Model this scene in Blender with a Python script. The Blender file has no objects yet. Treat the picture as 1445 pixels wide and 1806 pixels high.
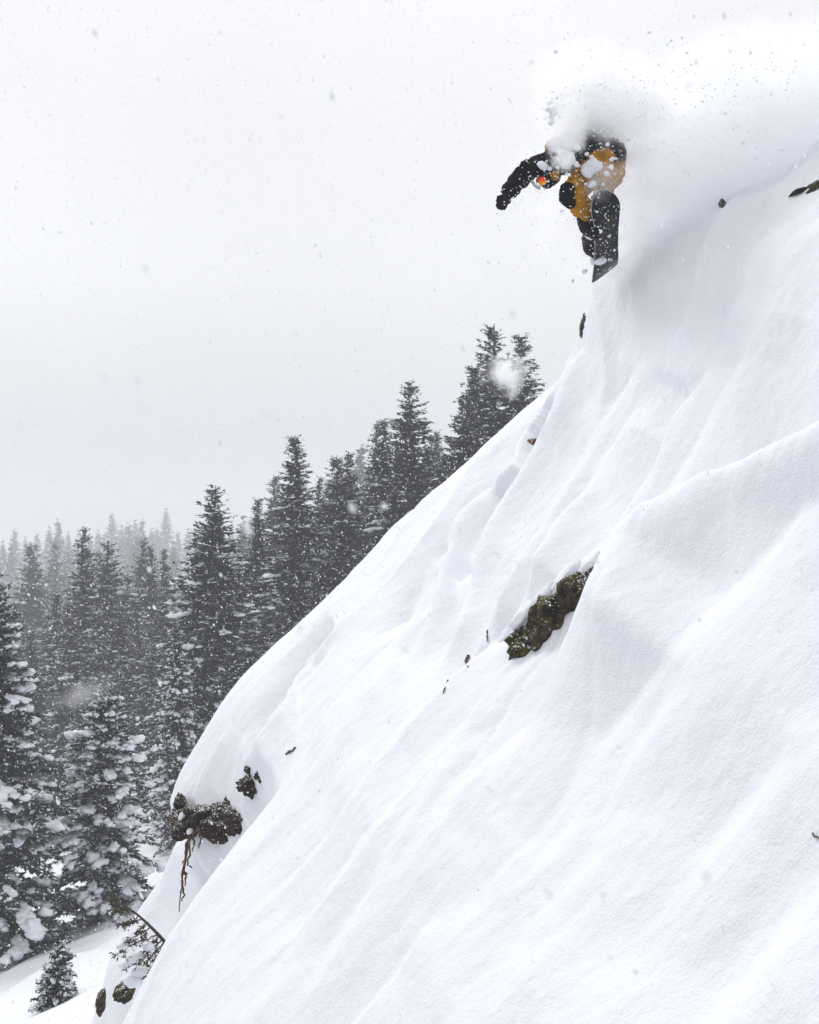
import bpy, bmesh, math, random
import numpy as np
from mathutils import Vector, Matrix

scene = bpy.context.scene
COL = scene.collection
R = math.radians

# ------------------------------------------------------------------ camera
cam_d = bpy.data.cameras.new('camera')
cam_d.sensor_fit = 'VERTICAL'; cam_d.sensor_height = 36.0; cam_d.sensor_width = 28.8
cam_d.lens = 50.0
cam_d.clip_start = 0.05; cam_d.clip_end = 6000
cam_d.dof.use_dof = True
cam_d.dof.focus_distance = 14.5
cam_d.dof.aperture_fstop = 6.3
cam = bpy.data.objects.new('camera', cam_d); COL.objects.link(cam)
cam.location = (0, 0, 0); cam.rotation_euler = (R(90), 0, 0)
scene.camera = cam

# ------------------------------------------------------------------ world: overcast snow sky
SUN_EL, SUN_AZ = R(40), R(-32)      # azimuth measured from +Y towards +X
world = bpy.data.worlds.new('World'); scene.world = world
world.use_nodes = True
wn, wl = world.node_tree.nodes, world.node_tree.links
wn.clear()
w_out = wn.new('ShaderNodeOutputWorld'); w_bg = wn.new('ShaderNodeBackground')
w_sky = wn.new('ShaderNodeTexSky'); w_sky.sky_type = 'NISHITA'; w_sky.sun_disc = False
w_sky.sun_elevation = SUN_EL; w_sky.sun_rotation = SUN_AZ
w_hs = wn.new('ShaderNodeHueSaturation'); w_hs.inputs['Saturation'].default_value = 0.35
w_tc = wn.new('ShaderNodeTexCoord'); w_sep = wn.new('ShaderNodeSeparateXYZ')
w_rm = wn.new('ShaderNodeValToRGB')                      # overcast: darker towards the horizon
w_rm.color_ramp.elements[0].position = 0.0; w_rm.color_ramp.elements[0].color = (0.62, 0.63, 0.665, 1)
w_rm.color_ramp.elements[1].position = 0.42; w_rm.color_ramp.elements[1].color = (1, 1, 1, 1)
e = w_rm.color_ramp.elements.new(0.16); e.color = (0.92, 0.93, 0.955, 1)
w_mul = wn.new('ShaderNodeVectorMath'); w_mul.operation = 'SCALE'; w_mul.inputs['Scale'].default_value = 9.7
w_mix = wn.new('ShaderNodeMix'); w_mix.data_type = 'RGBA'; w_mix.inputs[0].default_value = 0.94
wl.new(w_sky.outputs[0], w_hs.inputs['Color'])
wl.new(w_tc.outputs['Generated'], w_sep.inputs[0]); wl.new(w_sep.outputs['Z'], w_rm.inputs[0])
w_no = wn.new('ShaderNodeTexNoise'); w_no.inputs['Scale'].default_value = 3.2; w_no.inputs['Detail'].default_value = 4
w_mr = wn.new('ShaderNodeMapRange'); w_mr.inputs['From Min'].default_value = 0.3; w_mr.inputs['From Max'].default_value = 0.7; w_mr.inputs['To Min'].default_value = 0.95; w_mr.inputs['To Max'].default_value = 1.04
w_cl = wn.new('ShaderNodeVectorMath'); w_cl.operation = 'SCALE'
wl.new(w_tc.outputs['Generated'], w_no.inputs['Vector']); wl.new(w_no.outputs['Fac'], w_mr.inputs['Value']); wl.new(w_mr.outputs[0], w_cl.inputs['Scale'])
wl.new(w_rm.outputs[0], w_cl.inputs[0]); wl.new(w_cl.outputs[0], w_mul.inputs[0])
wl.new(w_hs.outputs[0], w_mix.inputs[6]); wl.new(w_mul.outputs[0], w_mix.inputs[7])
wl.new(w_mix.outputs[2], w_bg.inputs['Color']); w_bg.inputs['Strength'].default_value = 0.1
wl.new(w_bg.outputs[0], w_out.inputs['Surface'])

sun_d = bpy.data.lights.new('sun', 'SUN'); sun_d.energy = 1.75; sun_d.angle = R(18); sun_d.color = (1, 0.985, 0.96)
sun = bpy.data.objects.new('sun', sun_d); COL.objects.link(sun)
sd = Vector((math.sin(SUN_AZ) * math.cos(SUN_EL), math.cos(SUN_AZ) * math.cos(SUN_EL), math.sin(SUN_EL)))
sun.rotation_euler = sd.to_track_quat('Z', 'Y').to_euler()

vs = scene.view_settings
vs.view_transform = 'Standard'; vs.look = 'None'; vs.exposure = 0.08; vs.gamma = 1.0; vs.use_curve_mapping = False
cy = scene.cycles
cy.use_denoising = True
cy.max_bounces = 20; cy.diffuse_bounces = 3; cy.glossy_bounces = 2; cy.transmission_bounces = 2; cy.volume_bounces = 18
cy.transparent_max_bounces = 4
cy.use_adaptive_sampling = True; cy.adaptive_threshold = 0.02
cy.volume_step_rate = 0.6; cy.volume_max_steps = 128
cy.sample_clamp_indirect = 4.0

# ------------------------------------------------------------------ helpers
F = 50.0 / 36.0 * 1806.0          # photo pixels per unit of tangent
def at(px, py, d):
    return Vector(((px - 722.5) / F * d, d, (903.0 - py) / F * d))

def hash3(ix, iy, iz, seed=0):
    h = (ix.astype(np.int64) * 374761393 + iy.astype(np.int64) * 668265263 + iz.astype(np.int64) * 2147483647 + seed * 974634777) & 0xffffffff
    h = ((h ^ (h >> 13)) * 1274126177) & 0xffffffff
    h = ((h ^ (h >> 16)) * 2246822519) & 0xffffffff
    return ((h ^ (h >> 15)) & 0xffffff) / float(0xffffff)

def vnoise(x, y, z, seed=0):
    x, y, z = np.broadcast_arrays(np.asarray(x, float), np.asarray(y, float), np.asarray(z, float))
    ix, iy, iz = np.floor(x), np.floor(y), np.floor(z)
    fx, fy, fz = x - ix, y - iy, z - iz
    fx, fy, fz = [f * f * f * (f * (f * 6 - 15) + 10) for f in (fx, fy, fz)]
    def c(a, b, d): return hash3(ix + a, iy + b, iz + d, seed)
    x00 = c(0,0,0) * (1 - fx) + c(1,0,0) * fx; x10 = c(0,1,0) * (1 - fx) + c(1,1,0) * fx
    x01 = c(0,0,1) * (1 - fx) + c(1,0,1) * fx; x11 = c(0,1,1) * (1 - fx) + c(1,1,1) * fx
    return ((x00 * (1 - fy) + x10 * fy) * (1 - fz) + (x01 * (1 - fy) + x11 * fy) * fz) * 2 - 1

def fbm(x, y, z, octv=4, seed=0, gain=0.5):
    s = 0; a = 1.0; t = 0
    for o in range(octv):
        k = 2.03 ** o
        s = s + a * vnoise(np.asarray(x) * k, np.asarray(y) * k, np.asarray(z) * k, seed + o * 17); t += a; a *= gain
    return s / t

def mesh_np(name, verts, faces, smooth=False):
    """verts (N,3); faces: one (M,k) array or a list of such arrays"""
    if not isinstance(faces, list): faces = [faces]
    faces = [np.asarray(f, dtype=np.int32) for f in faces if len(f)]
    me = bpy.data.meshes.new(name)
    verts = np.asarray(verts, dtype=np.float32)
    me.vertices.add(len(verts)); me.vertices.foreach_set('co', verts.ravel())
    nl = sum(f.size for f in faces); nf = sum(len(f) for f in faces)
    me.loops.add(nl); me.loops.foreach_set('vertex_index', np.concatenate([f.ravel() for f in faces]))
    starts = []; k = 0
    for f in faces:
        starts.append(k + np.arange(len(f)) * f.shape[1]); k += f.size
    me.polygons.add(nf); me.polygons.foreach_set('loop_start', np.concatenate(starts).astype(np.int32))
    if smooth: me.polygons.foreach_set('use_smooth', np.ones(nf, dtype=bool))
    me.update(calc_edges=True)
    return me

def obj(name, me, mat=None, parent=None):
    o = bpy.data.objects.new(name, me); COL.objects.link(o)
    if mat is not None and me is not None and len(me.materials) == 0: me.materials.append(mat)
    if parent is not None: o.parent = parent
    return o

def tag(o, label, cat, group=None):
    o['label'] = label; o['category'] = cat
    if group: o['group'] = group
    return o

def empty(name, loc=(0, 0, 0)):
    o = bpy.data.objects.new(name, None); COL.objects.link(o); o.location = loc; o.empty_display_size = 0.2
    return o

_ico = {}
def ico(sub):
    if sub not in _ico:
        bm = bmesh.new(); bmesh.ops.create_icosphere(bm, subdivisions=sub, radius=1.0)
        _ico[sub] = (np.array([v.co[:] for v in bm.verts]), np.array([[v.index for v in f.verts] for f in bm.faces]))
        bm.free()
    return _ico[sub]

def tube(path, radii, n=6, cap=True):
    """tapered tube along path; returns verts, quad faces, tri faces"""
    path = np.asarray(path, float); m = len(path)
    tan = np.gradient(path, axis=0); tan /= np.linalg.norm(tan, axis=1)[:, None] + 1e-9
    ref = np.array([0.31, 0.87, 0.38])
    V = []
    ang = np.arange(n) / n * 2 * math.pi
    for i in range(m):
        a = np.cross(tan[i], ref); a /= np.linalg.norm(a) + 1e-9; b = np.cross(tan[i], a)
        V.append(path[i] + radii[i] * (np.cos(ang)[:, None] * a + np.sin(ang)[:, None] * b))
    V = np.concatenate(V); Q = []; T = []
    for i in range(m - 1):
        for j in range(n):
            k = (j + 1) % n
            Q.append((i * n + j, i * n + k, (i + 1) * n + k, (i + 1) * n + j))
    if cap:
        V = np.concatenate([V, path[:1], path[-1:]])
        for j in range(n):
            k = (j + 1) % n
            T.append((m * n, k, j)); T.append((m * n + 1, (m - 1) * n + j, (m - 1) * n + k))
    return V, np.array(Q), np.array(T).reshape(-1, 3)

class Geo:
    def __init__(s): s.v = []; s.q = []; s.t = []; s.n = 0
    def add(s, V, q=None, t=None):
        if q is not None and len(q): s.q.append(np.asarray(q) + s.n)
        if t is not None and len(t): s.t.append(np.asarray(t) + s.n)
        s.v.append(np.asarray(V)); s.n += len(V)
    def tube(s, path, radii, n=6): s.add(*tube(path, radii, n))
    def blob(s, c, ax, sub=1, seed=0, lump=0.25):
        V, T = ico(sub)
        k = 1 + lump * 0.65 * vnoise(V[:, 0] * 1.7 + seed * 3.1, V[:, 1] * 1.7 + seed, V[:, 2] * 1.7 - seed * 2.3, 5) + lump * 0.45 * vnoise(V[:, 0] * 3.7 + seed, V[:, 1] * 3.7 - seed, V[:, 2] * 3.7 + seed, 6)
        s.add((V * k[:, None]) @ np.asarray(ax) + np.asarray(c), t=T)
    def mesh(s, name, smooth=False):
        return mesh_np(name, np.concatenate(s.v), [np.concatenate(x) for x in (s.q, s.t) if x], smooth)

# ------------------------------------------------------------------ materials
def new_mat(name):
    m = bpy.data.materials.new(name); m.use_nodes = True
    nt = m.node_tree; b = nt.nodes['Principled BSDF']
    return m, nt.nodes, nt.links, b

def mat_plain(name, col, rough=0.7, spec=0.3, var=0.0, scale=8.0, bump=0.0, bscale=40.0):
    m, n, l, b = new_mat(name)
    b.inputs['Roughness'].default_value = rough
    b.inputs['Specular IOR Level'].default_value = spec
    b.inputs['Base Color'].default_value = (*col, 1)
    tc = n.new('ShaderNodeTexCoord')
    if var:
        t = n.new('ShaderNodeTexNoise'); t.inputs['Scale'].default_value = scale; t.inputs['Detail'].default_value = 4
        r = n.new('ShaderNodeValToRGB')
        r.color_ramp.elements[0].position = 0.3; r.color_ramp.elements[1].position = 0.7
        r.color_ramp.elements[0].color = (*[c * (1 - var) for c in col], 1)
        r.color_ramp.elements[1].color = (*[min(1, c * (1 + var)) for c in col], 1)
        l.new(tc.outputs['Object'], t.inputs['Vector']); l.new(t.outputs['Fac'], r.inputs[0]); l.new(r.outputs[0], b.inputs['Base Color'])
    if bump:
        t = n.new('ShaderNodeTexNoise'); t.inputs['Scale'].default_value = bscale; t.inputs['Detail'].default_value = 3
        bp = n.new('ShaderNodeBump'); bp.inputs['Strength'].default_value = bump; bp.inputs['Distance'].default_value = 0.02
        l.new(tc.outputs['Object'], t.inputs['Vector']); l.new(t.outputs['Fac'], bp.inputs['Height']); l.new(bp.outputs[0], b.inputs['Normal'])
    return m

ALPHA = R(50)
def mat_snow(name, grain=True):
    m, n, l, b = new_mat(name)
    b.inputs['Base Color'].default_value = (0.77, 0.788, 0.842, 1)
    b.inputs['Roughness'].default_value = 0.65; b.inputs['Specular IOR Level'].default_value = 0.15
    tc = n.new('ShaderNodeTexCoord')
    if grain:
        mp = n.new('ShaderNodeMapping'); mp.vector_type = 'POINT'
        mp.inputs['Rotation'].default_value = (0, ALPHA, 0)        # fall line becomes local x
        mp2 = n.new('ShaderNodeMapping'); mp2.inputs['Scale'].default_value = (0.35, 2.2, 1.2)
        l.new(tc.outputs['Object'], mp.inputs[0]); l.new(mp.outputs[0], mp2.inputs[0])
        hs = []
        for src, sc, det, wgt in ((mp2, 4.0, 3, 0.18), (tc, 11.0, 5, 0.5), (tc, 55.0, 4, 0.34)):
            t = n.new('ShaderNodeTexNoise'); t.inputs['Scale'].default_value = sc; t.inputs['Detail'].default_value = det
            l.new(src.outputs['Object' if src is tc else 0], t.inputs['Vector'])
            mm = n.new('ShaderNodeMath'); mm.operation = 'MULTIPLY'; mm.inputs[1].default_value = wgt
            l.new(t.outputs['Fac'], mm.inputs[0]); hs.append(mm)
        a1 = n.new('ShaderNodeMath'); a2 = n.new('ShaderNodeMath')
        l.new(hs[0].outputs[0], a1.inputs[0]); l.new(hs[1].outputs[0], a1.inputs[1])
        l.new(a1.outputs[0], a2.inputs[0]); l.new(hs[2].outputs[0], a2.inputs[1])
        bp = n.new('ShaderNodeBump'); bp.inputs['Strength'].default_value = 0.5; bp.inputs['Distance'].default_value = 0.05
        l.new(a2.outputs[0], bp.inputs['Height']); l.new(bp.outputs[0], b.inputs['Normal'])
    return m

M = {}
M['snow'] = mat_snow('snow')
M['snow_soft'] = mat_snow('snow_soft', False)
M['snow_soft'].node_tree.nodes['Principled BSDF'].inputs['Base Color'].default_value = (0.77, 0.788, 0.842, 1)
def mat_flake():
    m, n, l, b = new_mat('flake'); b.inputs['Base Color'].default_value = (0.86, 0.87, 0.9, 1); b.inputs['Roughness'].default_value = 0.8; b.inputs['Specular IOR Level'].default_value = 0.1
    tr = n.new('ShaderNodeBsdfTranslucent'); tr.inputs['Color'].default_value = (0.72, 0.73, 0.76, 1); mx = n.new('ShaderNodeMixShader'); mx.inputs[0].default_value = 0.5
    l.new(b.outputs[0], mx.inputs[1]); l.new(tr.outputs[0], mx.inputs[2]); l.new(mx.outputs[0], n['Material Output'].inputs['Surface'])
    return m
M['flake'] = mat_flake()
M['bark'] = mat_plain('bark', (0.07, 0.055, 0.045), 0.9, 0.2, 0.4, 12, 0.6, 30)
M['root'] = mat_plain('root', (0.085, 0.045, 0.018), 0.85, 0.2, 0.6, 18, 0.6, 60)
M['jacket'] = mat_plain('jacket_black', (0.006, 0.006, 0.007), 0.8, 0.08, 0.2, 10, 0.3, 25)
M['ochre'] = mat_plain('ochre_cloth', (0.37, 0.172, 0.008), 0.8, 0.1, 0.35, 9, 0.8, 16)
M['glove'] = mat_plain('glove_black', (0.008, 0.0075, 0.0075), 0.7, 0.12, 0.3, 20)
M['boot'] = mat_plain('boot_black', (0.008, 0.008, 0.009), 0.6, 0.15, 0.2, 20)
M['helmet'] = mat_plain('helmet_black', (0.008, 0.008, 0.009), 0.5, 0.2)
M['grey_trim'] = mat_plain('grey_trim', (0.35, 0.36, 0.38), 0.5, 0.4)
M['skin'] = mat_plain('skin', (0.55, 0.33, 0.24), 0.6, 0.3)
M['cord'] = mat_plain('cord', (0.06, 0.06, 0.065), 0.7)
M['board_base'] = mat_plain('board_base', (0.008, 0.009, 0.011), 0.4, 0.22, 0.35, 3)
M['board_edge'] = mat_plain('board_edge', (0.35, 0.35, 0.36), 0.35, 0.5)
M['board_print'] = mat_plain('board_print', (0.075, 0.08, 0.018), 0.5, 0.3)
M['pocket_print'] = mat_plain('pocket_print', (0.02, 0.018, 0.015), 0.7)
def mat_lens():
    m, n, l, b = new_mat('goggle_lens')
    b.inputs['Roughness'].default_value = 0.12; b.inputs['Metallic'].default_value = 0.35
    tc = n.new('ShaderNodeTexCoord'); s = n.new('ShaderNodeSeparateXYZ'); r = n.new('ShaderNodeValToRGB')
    r.color_ramp.elements[0].position = 0.15; r.color_ramp.elements[0].color = (0.95, 0.45, 0.01, 1)
    r.color_ramp.elements[1].position = 0.85; r.color_ramp.elements[1].color = (0.8, 0.02, 0.01, 1)
    e = r.color_ramp.elements.new(0.45); e.color = (0.9, 0.1, 0.008, 1)
    l.new(tc.outputs['Generated'], s.inputs[0]); l.new(s.outputs['Z'], r.inputs[0]); l.new(r.outputs[0], b.inputs['Base Color'])
    return m
M['lens'] = mat_lens()

def mat_needles(name, col):
    m, n, l, b = new_mat(name)
    b.inputs['Roughness'].default_value = 0.7; b.inputs['Specular IOR Level'].default_value = 0.2
    oi = n.new('ShaderNodeObjectInfo'); tc = n.new('ShaderNodeTexCoord')
    t = n.new('ShaderNodeTexNoise'); t.inputs['Scale'].default_value = 2.2; t.inputs['Detail'].default_value = 3
    l.new(tc.outputs['Object'], t.inputs['Vector'])
    ad = n.new('ShaderNodeMath'); ad.operation = 'MULTIPLY_ADD'; ad.inputs[1].default_value = 0.35
    l.new(oi.outputs['Random'], ad.inputs[0]); l.new(t.outputs['Fac'], ad.inputs[2])
    r = n.new('ShaderNodeValToRGB')
    r.color_ramp.elements[0].position = 0.35; r.color_ramp.elements[0].color = (*[c * 0.6 for c in col], 1)
    r.color_ramp.elements[1].position = 0.95; r.color_ramp.elements[1].color = (*[c * 1.5 for c in col], 1)
    l.new(ad.outputs[0], r.inputs[0]); l.new(r.outputs[0], b.inputs['Base Color'])
    return m
M['needles'] = mat_needles('needles', (0.029, 0.033, 0.031))
M['needles_bush'] = mat_needles('needles_bush', (0.06, 0.05, 0.022))

def mat_rock(name, dark, light, moss, moss_amt, scale=1.0, dust=0.0):
    m, n, l, b = new_mat(name)
    b.inputs['Roughness'].default_value = 0.9; b.inputs['Specular IOR Level'].default_value = 0.2
    tc = n.new('ShaderNodeTexCoord')
    t = n.new('ShaderNodeTexNoise'); t.inputs['Scale'].default_value = 7 * scale; t.inputs['Detail'].default_value = 7; t.inputs['Roughness'].default_value = 0.65
    l.new(tc.outputs['Object'], t.inputs['Vector'])
    r = n.new('ShaderNodeValToRGB')
    r.color_ramp.elements[0].position = 0.4; r.color_ramp.elements[0].color = (*dark, 1)
    r.color_ramp.elements[1].position = 0.68; r.color_ramp.elements[1].color = (*light, 1)
    l.new(t.outputs['Fac'], r.inputs[0])
    t2 = n.new('ShaderNodeTexNoise'); t2.inputs['Scale'].default_value = 16 * scale; t2.inputs['Detail'].default_value = 6; t2.inputs['Roughness'].default_value = 0.7
    mp = n.new('ShaderNodeMapping'); mp.inputs['Location'].default_value = (3.1, 7.7, 1.3)
    l.new(tc.outputs['Object'], mp.inputs[0]); l.new(mp.outputs[0], t2.inputs['Vector'])
    r2 = n.new('ShaderNodeValToRGB'); p = 0.62 - 0.2 * moss_amt
    r2.color_ramp.elements[0].position = p; r2.color_ramp.elements[0].color = (0, 0, 0, 1)
    r2.color_ramp.elements[1].position = p + 0.07; r2.color_ramp.elements[1].color = (1, 1, 1, 1)
    l.new(t2.outputs['Fac'], r2.inputs[0])
    mx = n.new('ShaderNodeMix'); mx.data_type = 'RGBA'
    g0 = n.new('ShaderNodeNewGeometry'); s0 = n.new('ShaderNodeSeparateXYZ'); l.new(g0.outputs['True Normal'], s0.inputs[0])
    k0 = n.new('ShaderNodeMapRange'); k0.inputs['From Min'].default_value = -0.35; k0.inputs['From Max'].default_value = 0.4; l.new(s0.outputs['Z'], k0.inputs['Value'])
    f0 = n.new('ShaderNodeMath'); f0.operation = 'MULTIPLY'; l.new(r2.outputs[0], f0.inputs[0]); l.new(k0.outputs[0], f0.inputs[1])
    l.new(f0.outputs[0], mx.inputs[0]); l.new(r.outputs[0], mx.inputs[6]); mx.inputs[7].default_value = (*moss, 1)
    last = mx
    if dust:
        t3 = n.new('ShaderNodeTexNoise'); t3.inputs['Scale'].default_value = 30 * scale; t3.inputs['Detail'].default_value = 4
        l.new(tc.outputs['Object'], t3.inputs['Vector'])
        ge = n.new('ShaderNodeNewGeometry'); sp = n.new('ShaderNodeSeparateXYZ'); l.new(ge.outputs['Normal'], sp.inputs[0])
        ma = n.new('ShaderNodeMath'); ma.operation = 'MULTIPLY_ADD'; ma.inputs[1].default_value = 0.16
        l.new(sp.outputs['Z'], ma.inputs[0]); l.new(t3.outputs['Fac'], ma.inputs[2])
        r3 = n.new('ShaderNodeValToRGB'); q = 0.74 - 0.12 * dust
        r3.color_ramp.elements[0].position = q; r3.color_ramp.elements[1].position = q + 0.05
        l.new(ma.outputs[0], r3.inputs[0])
        m2 = n.new('ShaderNodeMix'); m2.data_type = 'RGBA'
        l.new(r3.outputs[0], m2.inputs[0]); l.new(mx.outputs[2], m2.inputs[6]); m2.inputs[7].default_value = (0.85, 0.86, 0.9, 1)
        last = m2
    l.new(last.outputs[2], b.inputs['Base Color'])
    bp = n.new('ShaderNodeBump'); bp.inputs['Strength'].default_value = 0.9; bp.inputs['Distance'].default_value = 0.04
    l.new(t2.outputs['Fac'], bp.inputs['Height']); l.new(bp.outputs[0], b.inputs['Normal'])
    return m
M['rock_moss'] = mat_rock('rock_moss', (0.012, 0.009, 0.006), (0.10, 0.075, 0.05), (0.165, 0.16, 0.028), 0.5, 1.8, 0.45)
M['rock_brown'] = mat_rock('rock_brown', (0.008, 0.006, 0.005), (0.075, 0.05, 0.034), (0.11, 0.045, 0.024), 0.35, 1.8, 0.55)
M['rock_tan'] = mat_rock('rock_tan', (0.06, 0.04, 0.02), (0.22, 0.14, 0.07), (0.25, 0.17, 0.06), 0.5, 1.5, 0.1)

# ------------------------------------------------------------------ the snow slope
# local frame: U runs up the fall line, N stands off the slope, y is depth
CA, SA = math.cos(ALPHA), math.sin(ALPHA)
def to_uh(px, py, d):
    p = at(px, py, d)
    return (p.x * CA + p.z * SA, -p.x * SA + p.z * CA, d)
def from_uh(u, y, h):
    return np.stack([u * CA - h * SA, y, u * SA + h * CA], -1)

class Lobe:
    """a rib of snow: a crest line with a front that faces the camera and a back behind it"""
    def __init__(s, pts, sb, rf=0.6, rb=0.4, sf=0.25, lo=(1.5, 0.3), hi=(1.5, 0.3), over=None, relax=0.0, drop=(0.0, 1.0)):
        a = []
        for p in pts:
            d = p[2] if over is None else stand_proud(over, p[0], p[1], p[2])
            u, h, y = to_uh(p[0], p[1], d); a.append((u, h, y, p[3] if len(p) > 3 else sf))
        a = np.array(sorted(a)); s.a = a
        uu = np.linspace(a[0, 0], a[-1, 0], 400)
        k = np.hanning(33); k /= k.sum()
        s.u = uu; s.c = []
        for j in (1, 2, 3):
            v = np.interp(uu, a[:, 0], a[:, j]); v = np.convolve(np.pad(v, 16, mode='reflect', reflect_type='odd'), k, 'valid'); s.c.append(v)
        s.sb, s.rf, s.rb, s.lo, s.hi, s.relax, s.drop = sb, rf, rb, lo, hi, relax, drop
        kk = np.hanning(301); kk /= kk.sum(); s.soft = np.convolve(np.pad(s.c[0], 150, mode='edge'), kk, 'valid')
    def __call__(s, u, y):
        hc, yc, sf = [np.interp(u, s.u, c) for c in s.c]
        d = yc - y
        if s.relax: hc = hc + (np.interp(u, s.u, s.soft) - 0.12 - hc) * np.clip(d / s.relax, 0, 1) ** 1.3
        f = s.drop[0] * (1 - np.exp(-(d / s.drop[1]) ** 2)) + sf * (np.sqrt(d * d + s.rf ** 2) - s.rf)
        b = s.sb * (np.sqrt(d * d + s.rb ** 2) - s.rb)
        h = hc - np.where(d > 0, f, b)
        dl = np.maximum(0, s.u[0] - u); dh = np.maximum(0, u - s.u[-1])
        return h - s.lo[0] * (np.sqrt(dl * dl + s.lo[1] ** 2) - s.lo[1]) - s.hi[0] * (np.sqrt(dh * dh + s.hi[1] ** 2) - s.hi[1])

class Trough:
    def __init__(s, pts, depth, width):
        a = np.array(sorted(to_uh(*p) for p in pts)); s.a, s.d, s.w = a, depth, width
    def __call__(s, u, y):
        a = s.a; t = np.clip((u - a[0, 0]) / (a[-1, 0] - a[0, 0]), 0, 1)
        yc = np.interp(u, a[:, 0], a[:, 2])
        return s.d * np.exp(-((y - yc) / s.w) ** 2) * np.clip(np.sin(t * math.pi) * 1.6, 0, 1)

def smax(a, b, k):
    d = np.maximum(k - np.abs(a - b), 0) / k
    return np.maximum(a, b) + d * d * k * 0.25
_sy = np.linspace(3.0, 24.0, 1500)
def sight(fn, px, py):
    X = (px - 722.5) / F * _sy; Z = (903 - py) / F * _sy
    return (-X * SA + Z * CA) - fn(X * CA + Z * SA, _sy)
def stand_proud(fn, px, py, prom):
    """distance at which the line of sight still clears the slope by prom"""
    d = sight(fn, px, py); i = int(np.argmax(d < prom))
    return float(_sy[i]) if (d < prom).any() else 15.0

LAYERS = []                                   # (lobe or trough, blend width), in order
def H0(u, y):
    u = np.asarray(u, float); y = np.asarray(y, float)
    h = -4.2 + 0.13 * y - 0.45 * np.maximum(0, y - 15) ** 1.2
    h = h - 0.10 * np.minimum(0, u + 4.5) ** 2 * np.clip(y - 14.5, 0, 1)
    for L, k in LAYERS:
        h = h - L(u, y) if k is None else smax(h, L(u, y), k)
    return h
def lobe(k, *a, **kw): LAYERS.append((Lobe(*a, **kw), k))
def trough(*a): LAYERS.append((Trough(*a), None))

lobe(0.2, [(305,1408,17.4,0.95),(318,1365,17.5,0.85),(350,1308,17.7,0.65),(395,1240,17.8,0.42),(430,1195,18,0.27),(470,1155,18),(540,1085,18),(650,985,18),(740,893,18),(800,845,18),(870,775,18),
           (945,700,18),(985,668,18.2)], sb=1.0, rf=0.5, rb=0.6, lo=(4.0, 0.15), hi=(0.6, 0.3))                      # back crest
lobe(0.2, [(940,770,15.6),(975,690,15.4),(1018,622,15.2),(1030,560,15.1),(1050,495,15),(1100,425,15),(1200,370,14.8),(1300,343,14.5),(1390,305,14.1),(1445,250,13.9),(1540,190,13.6)],
     sb=1.3, rf=0.25, rb=0.2, lo=(0.5, 0.9), hi=(0.0, 0.3), sf=0.25, relax=2.0)                                               # headwall
lobe(0.2, [(120,1900,17),(165,1800,17.2),(195,1690,17.4),(250,1600,17.5),(285,1550,17.5),(312,1490,17.4)], sb=0.9, rf=0.3, rb=0.4, sf=0.6, lo=(0.3, 0.3), hi=(2.0, 0.2))   # lower mound
trough([(1000,660,16.0),(960,720,16.2),(905,830,16.1),(840,920,15.6),(800,1020,15.2),(760,1130,14.6),(700,1260,13.8)], 0.62, 0.65)
trough([(1300,760,12.6),(1180,830,12.7),(1090,900,12.8),(1030,1000,12.9),(985,1090,12.8),(930,1200,12.5),(860,1330,12.1)], 0.62, 0.85)
trough([(620,1120,16.6),(540,1200,16.3),(470,1290,15.9),(440,1360,15.6)], 0.34, 0.45)
trough([(1050,800,13.7),(1000,870,13.3),(955,950,13.1),(925,1030,12.9),(900,1100,12.6)], 0.22, 0.32)
trough([(1040,740,14.4),(985,830,14.1),(930,930,13.9),(885,1030,13.5),(850,1110,13.0)], 0.20, 0.28)
O = H0
lobe(0.06, [(995,668,0.08),(965,712,0.16),(935,762,0.2),(902,818,0.24),(866,862,0.32),(824,889,0.42),(800,918,0.44),(786,960,0.42),(772,1020,0.36),(752,1090,0.27),(725,1170,0.14),(695,1250,0.05)], sb=0.45, rf=0.2, rb=0.3, sf=1.0, lo=(0.6, 0.4), hi=(0.6, 0.4), over=O)      # rounded step left of the fold
lobe(0.07, [(1012,640,0.05),(980,716,0.2),(950,775,0.24),(916,832,0.26),(872,892,0.34),(848,935,0.4),(830,1020,0.42),(808,1090,0.36),(782,1190,0.22),(755,1270,0.08)], sb=0.9, rf=0.22, rb=0.12, sf=0.33, drop=(0.16, 0.32),
     lo=(0.8, 0.5), hi=(0.6, 0.4), over=O)                                                                         # long sharp fold
lobe(0.06, [(1060,770,0.05),(985,890,0.18),(930,985,0.26),(890,1060,0.26),(865,1110,0.14)], sb=0.6, rf=0.2, rb=0.13, sf=0.42, drop=(0.12, 0.28), lo=(0.8, 0.4), hi=(0.5, 0.4), over=O)
lobe(0.05, [(1060,830,0.05),(1006,892,0.16),(978,935,0.26),(953,987,0.28),(938,1054,0.18)], sb=0.8, rf=0.2, rb=0.1, sf=0.4, drop=(0.14, 0.3), lo=(0.8, 0.4), hi=(0.5, 0.4), over=O)
lobe(0.16, [(1560,690,0.30),(1445,742,0.36),(1318,806,0.42),(1221,847,0.46),(1138,889,0.5),(1083,938,0.5),(1057,987,0.5),(1031,1038,0.48),(1010,1090,0.42),(990,1146,0.34),(965,1220,0.24),(920,1320,0.14),(860,1440,0.06)],
     sb=0.8, rf=0.5, rb=0.16, sf=0.27, lo=(0.5, 0.8), hi=(0.1, 0.3), over=O, drop=(0.42, 0.95))                                       # big near bulge
lobe(0.10, [(120,1990,12.6),(215,1806,12.9),(290,1655,13.1),(345,1570,13.2),(428,1463,13.4),(480,1400,13.6),(516,1341,13.8),(543,1301,13.9),(561,1256,14.0),(592,1211,14.2),(625,1160,14.5)],
     sb=0.9, rf=0.4, rb=0.12, sf=0.27, lo=(0.2, 0.4), hi=(0.6, 0.5))                                               # front rib
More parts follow.
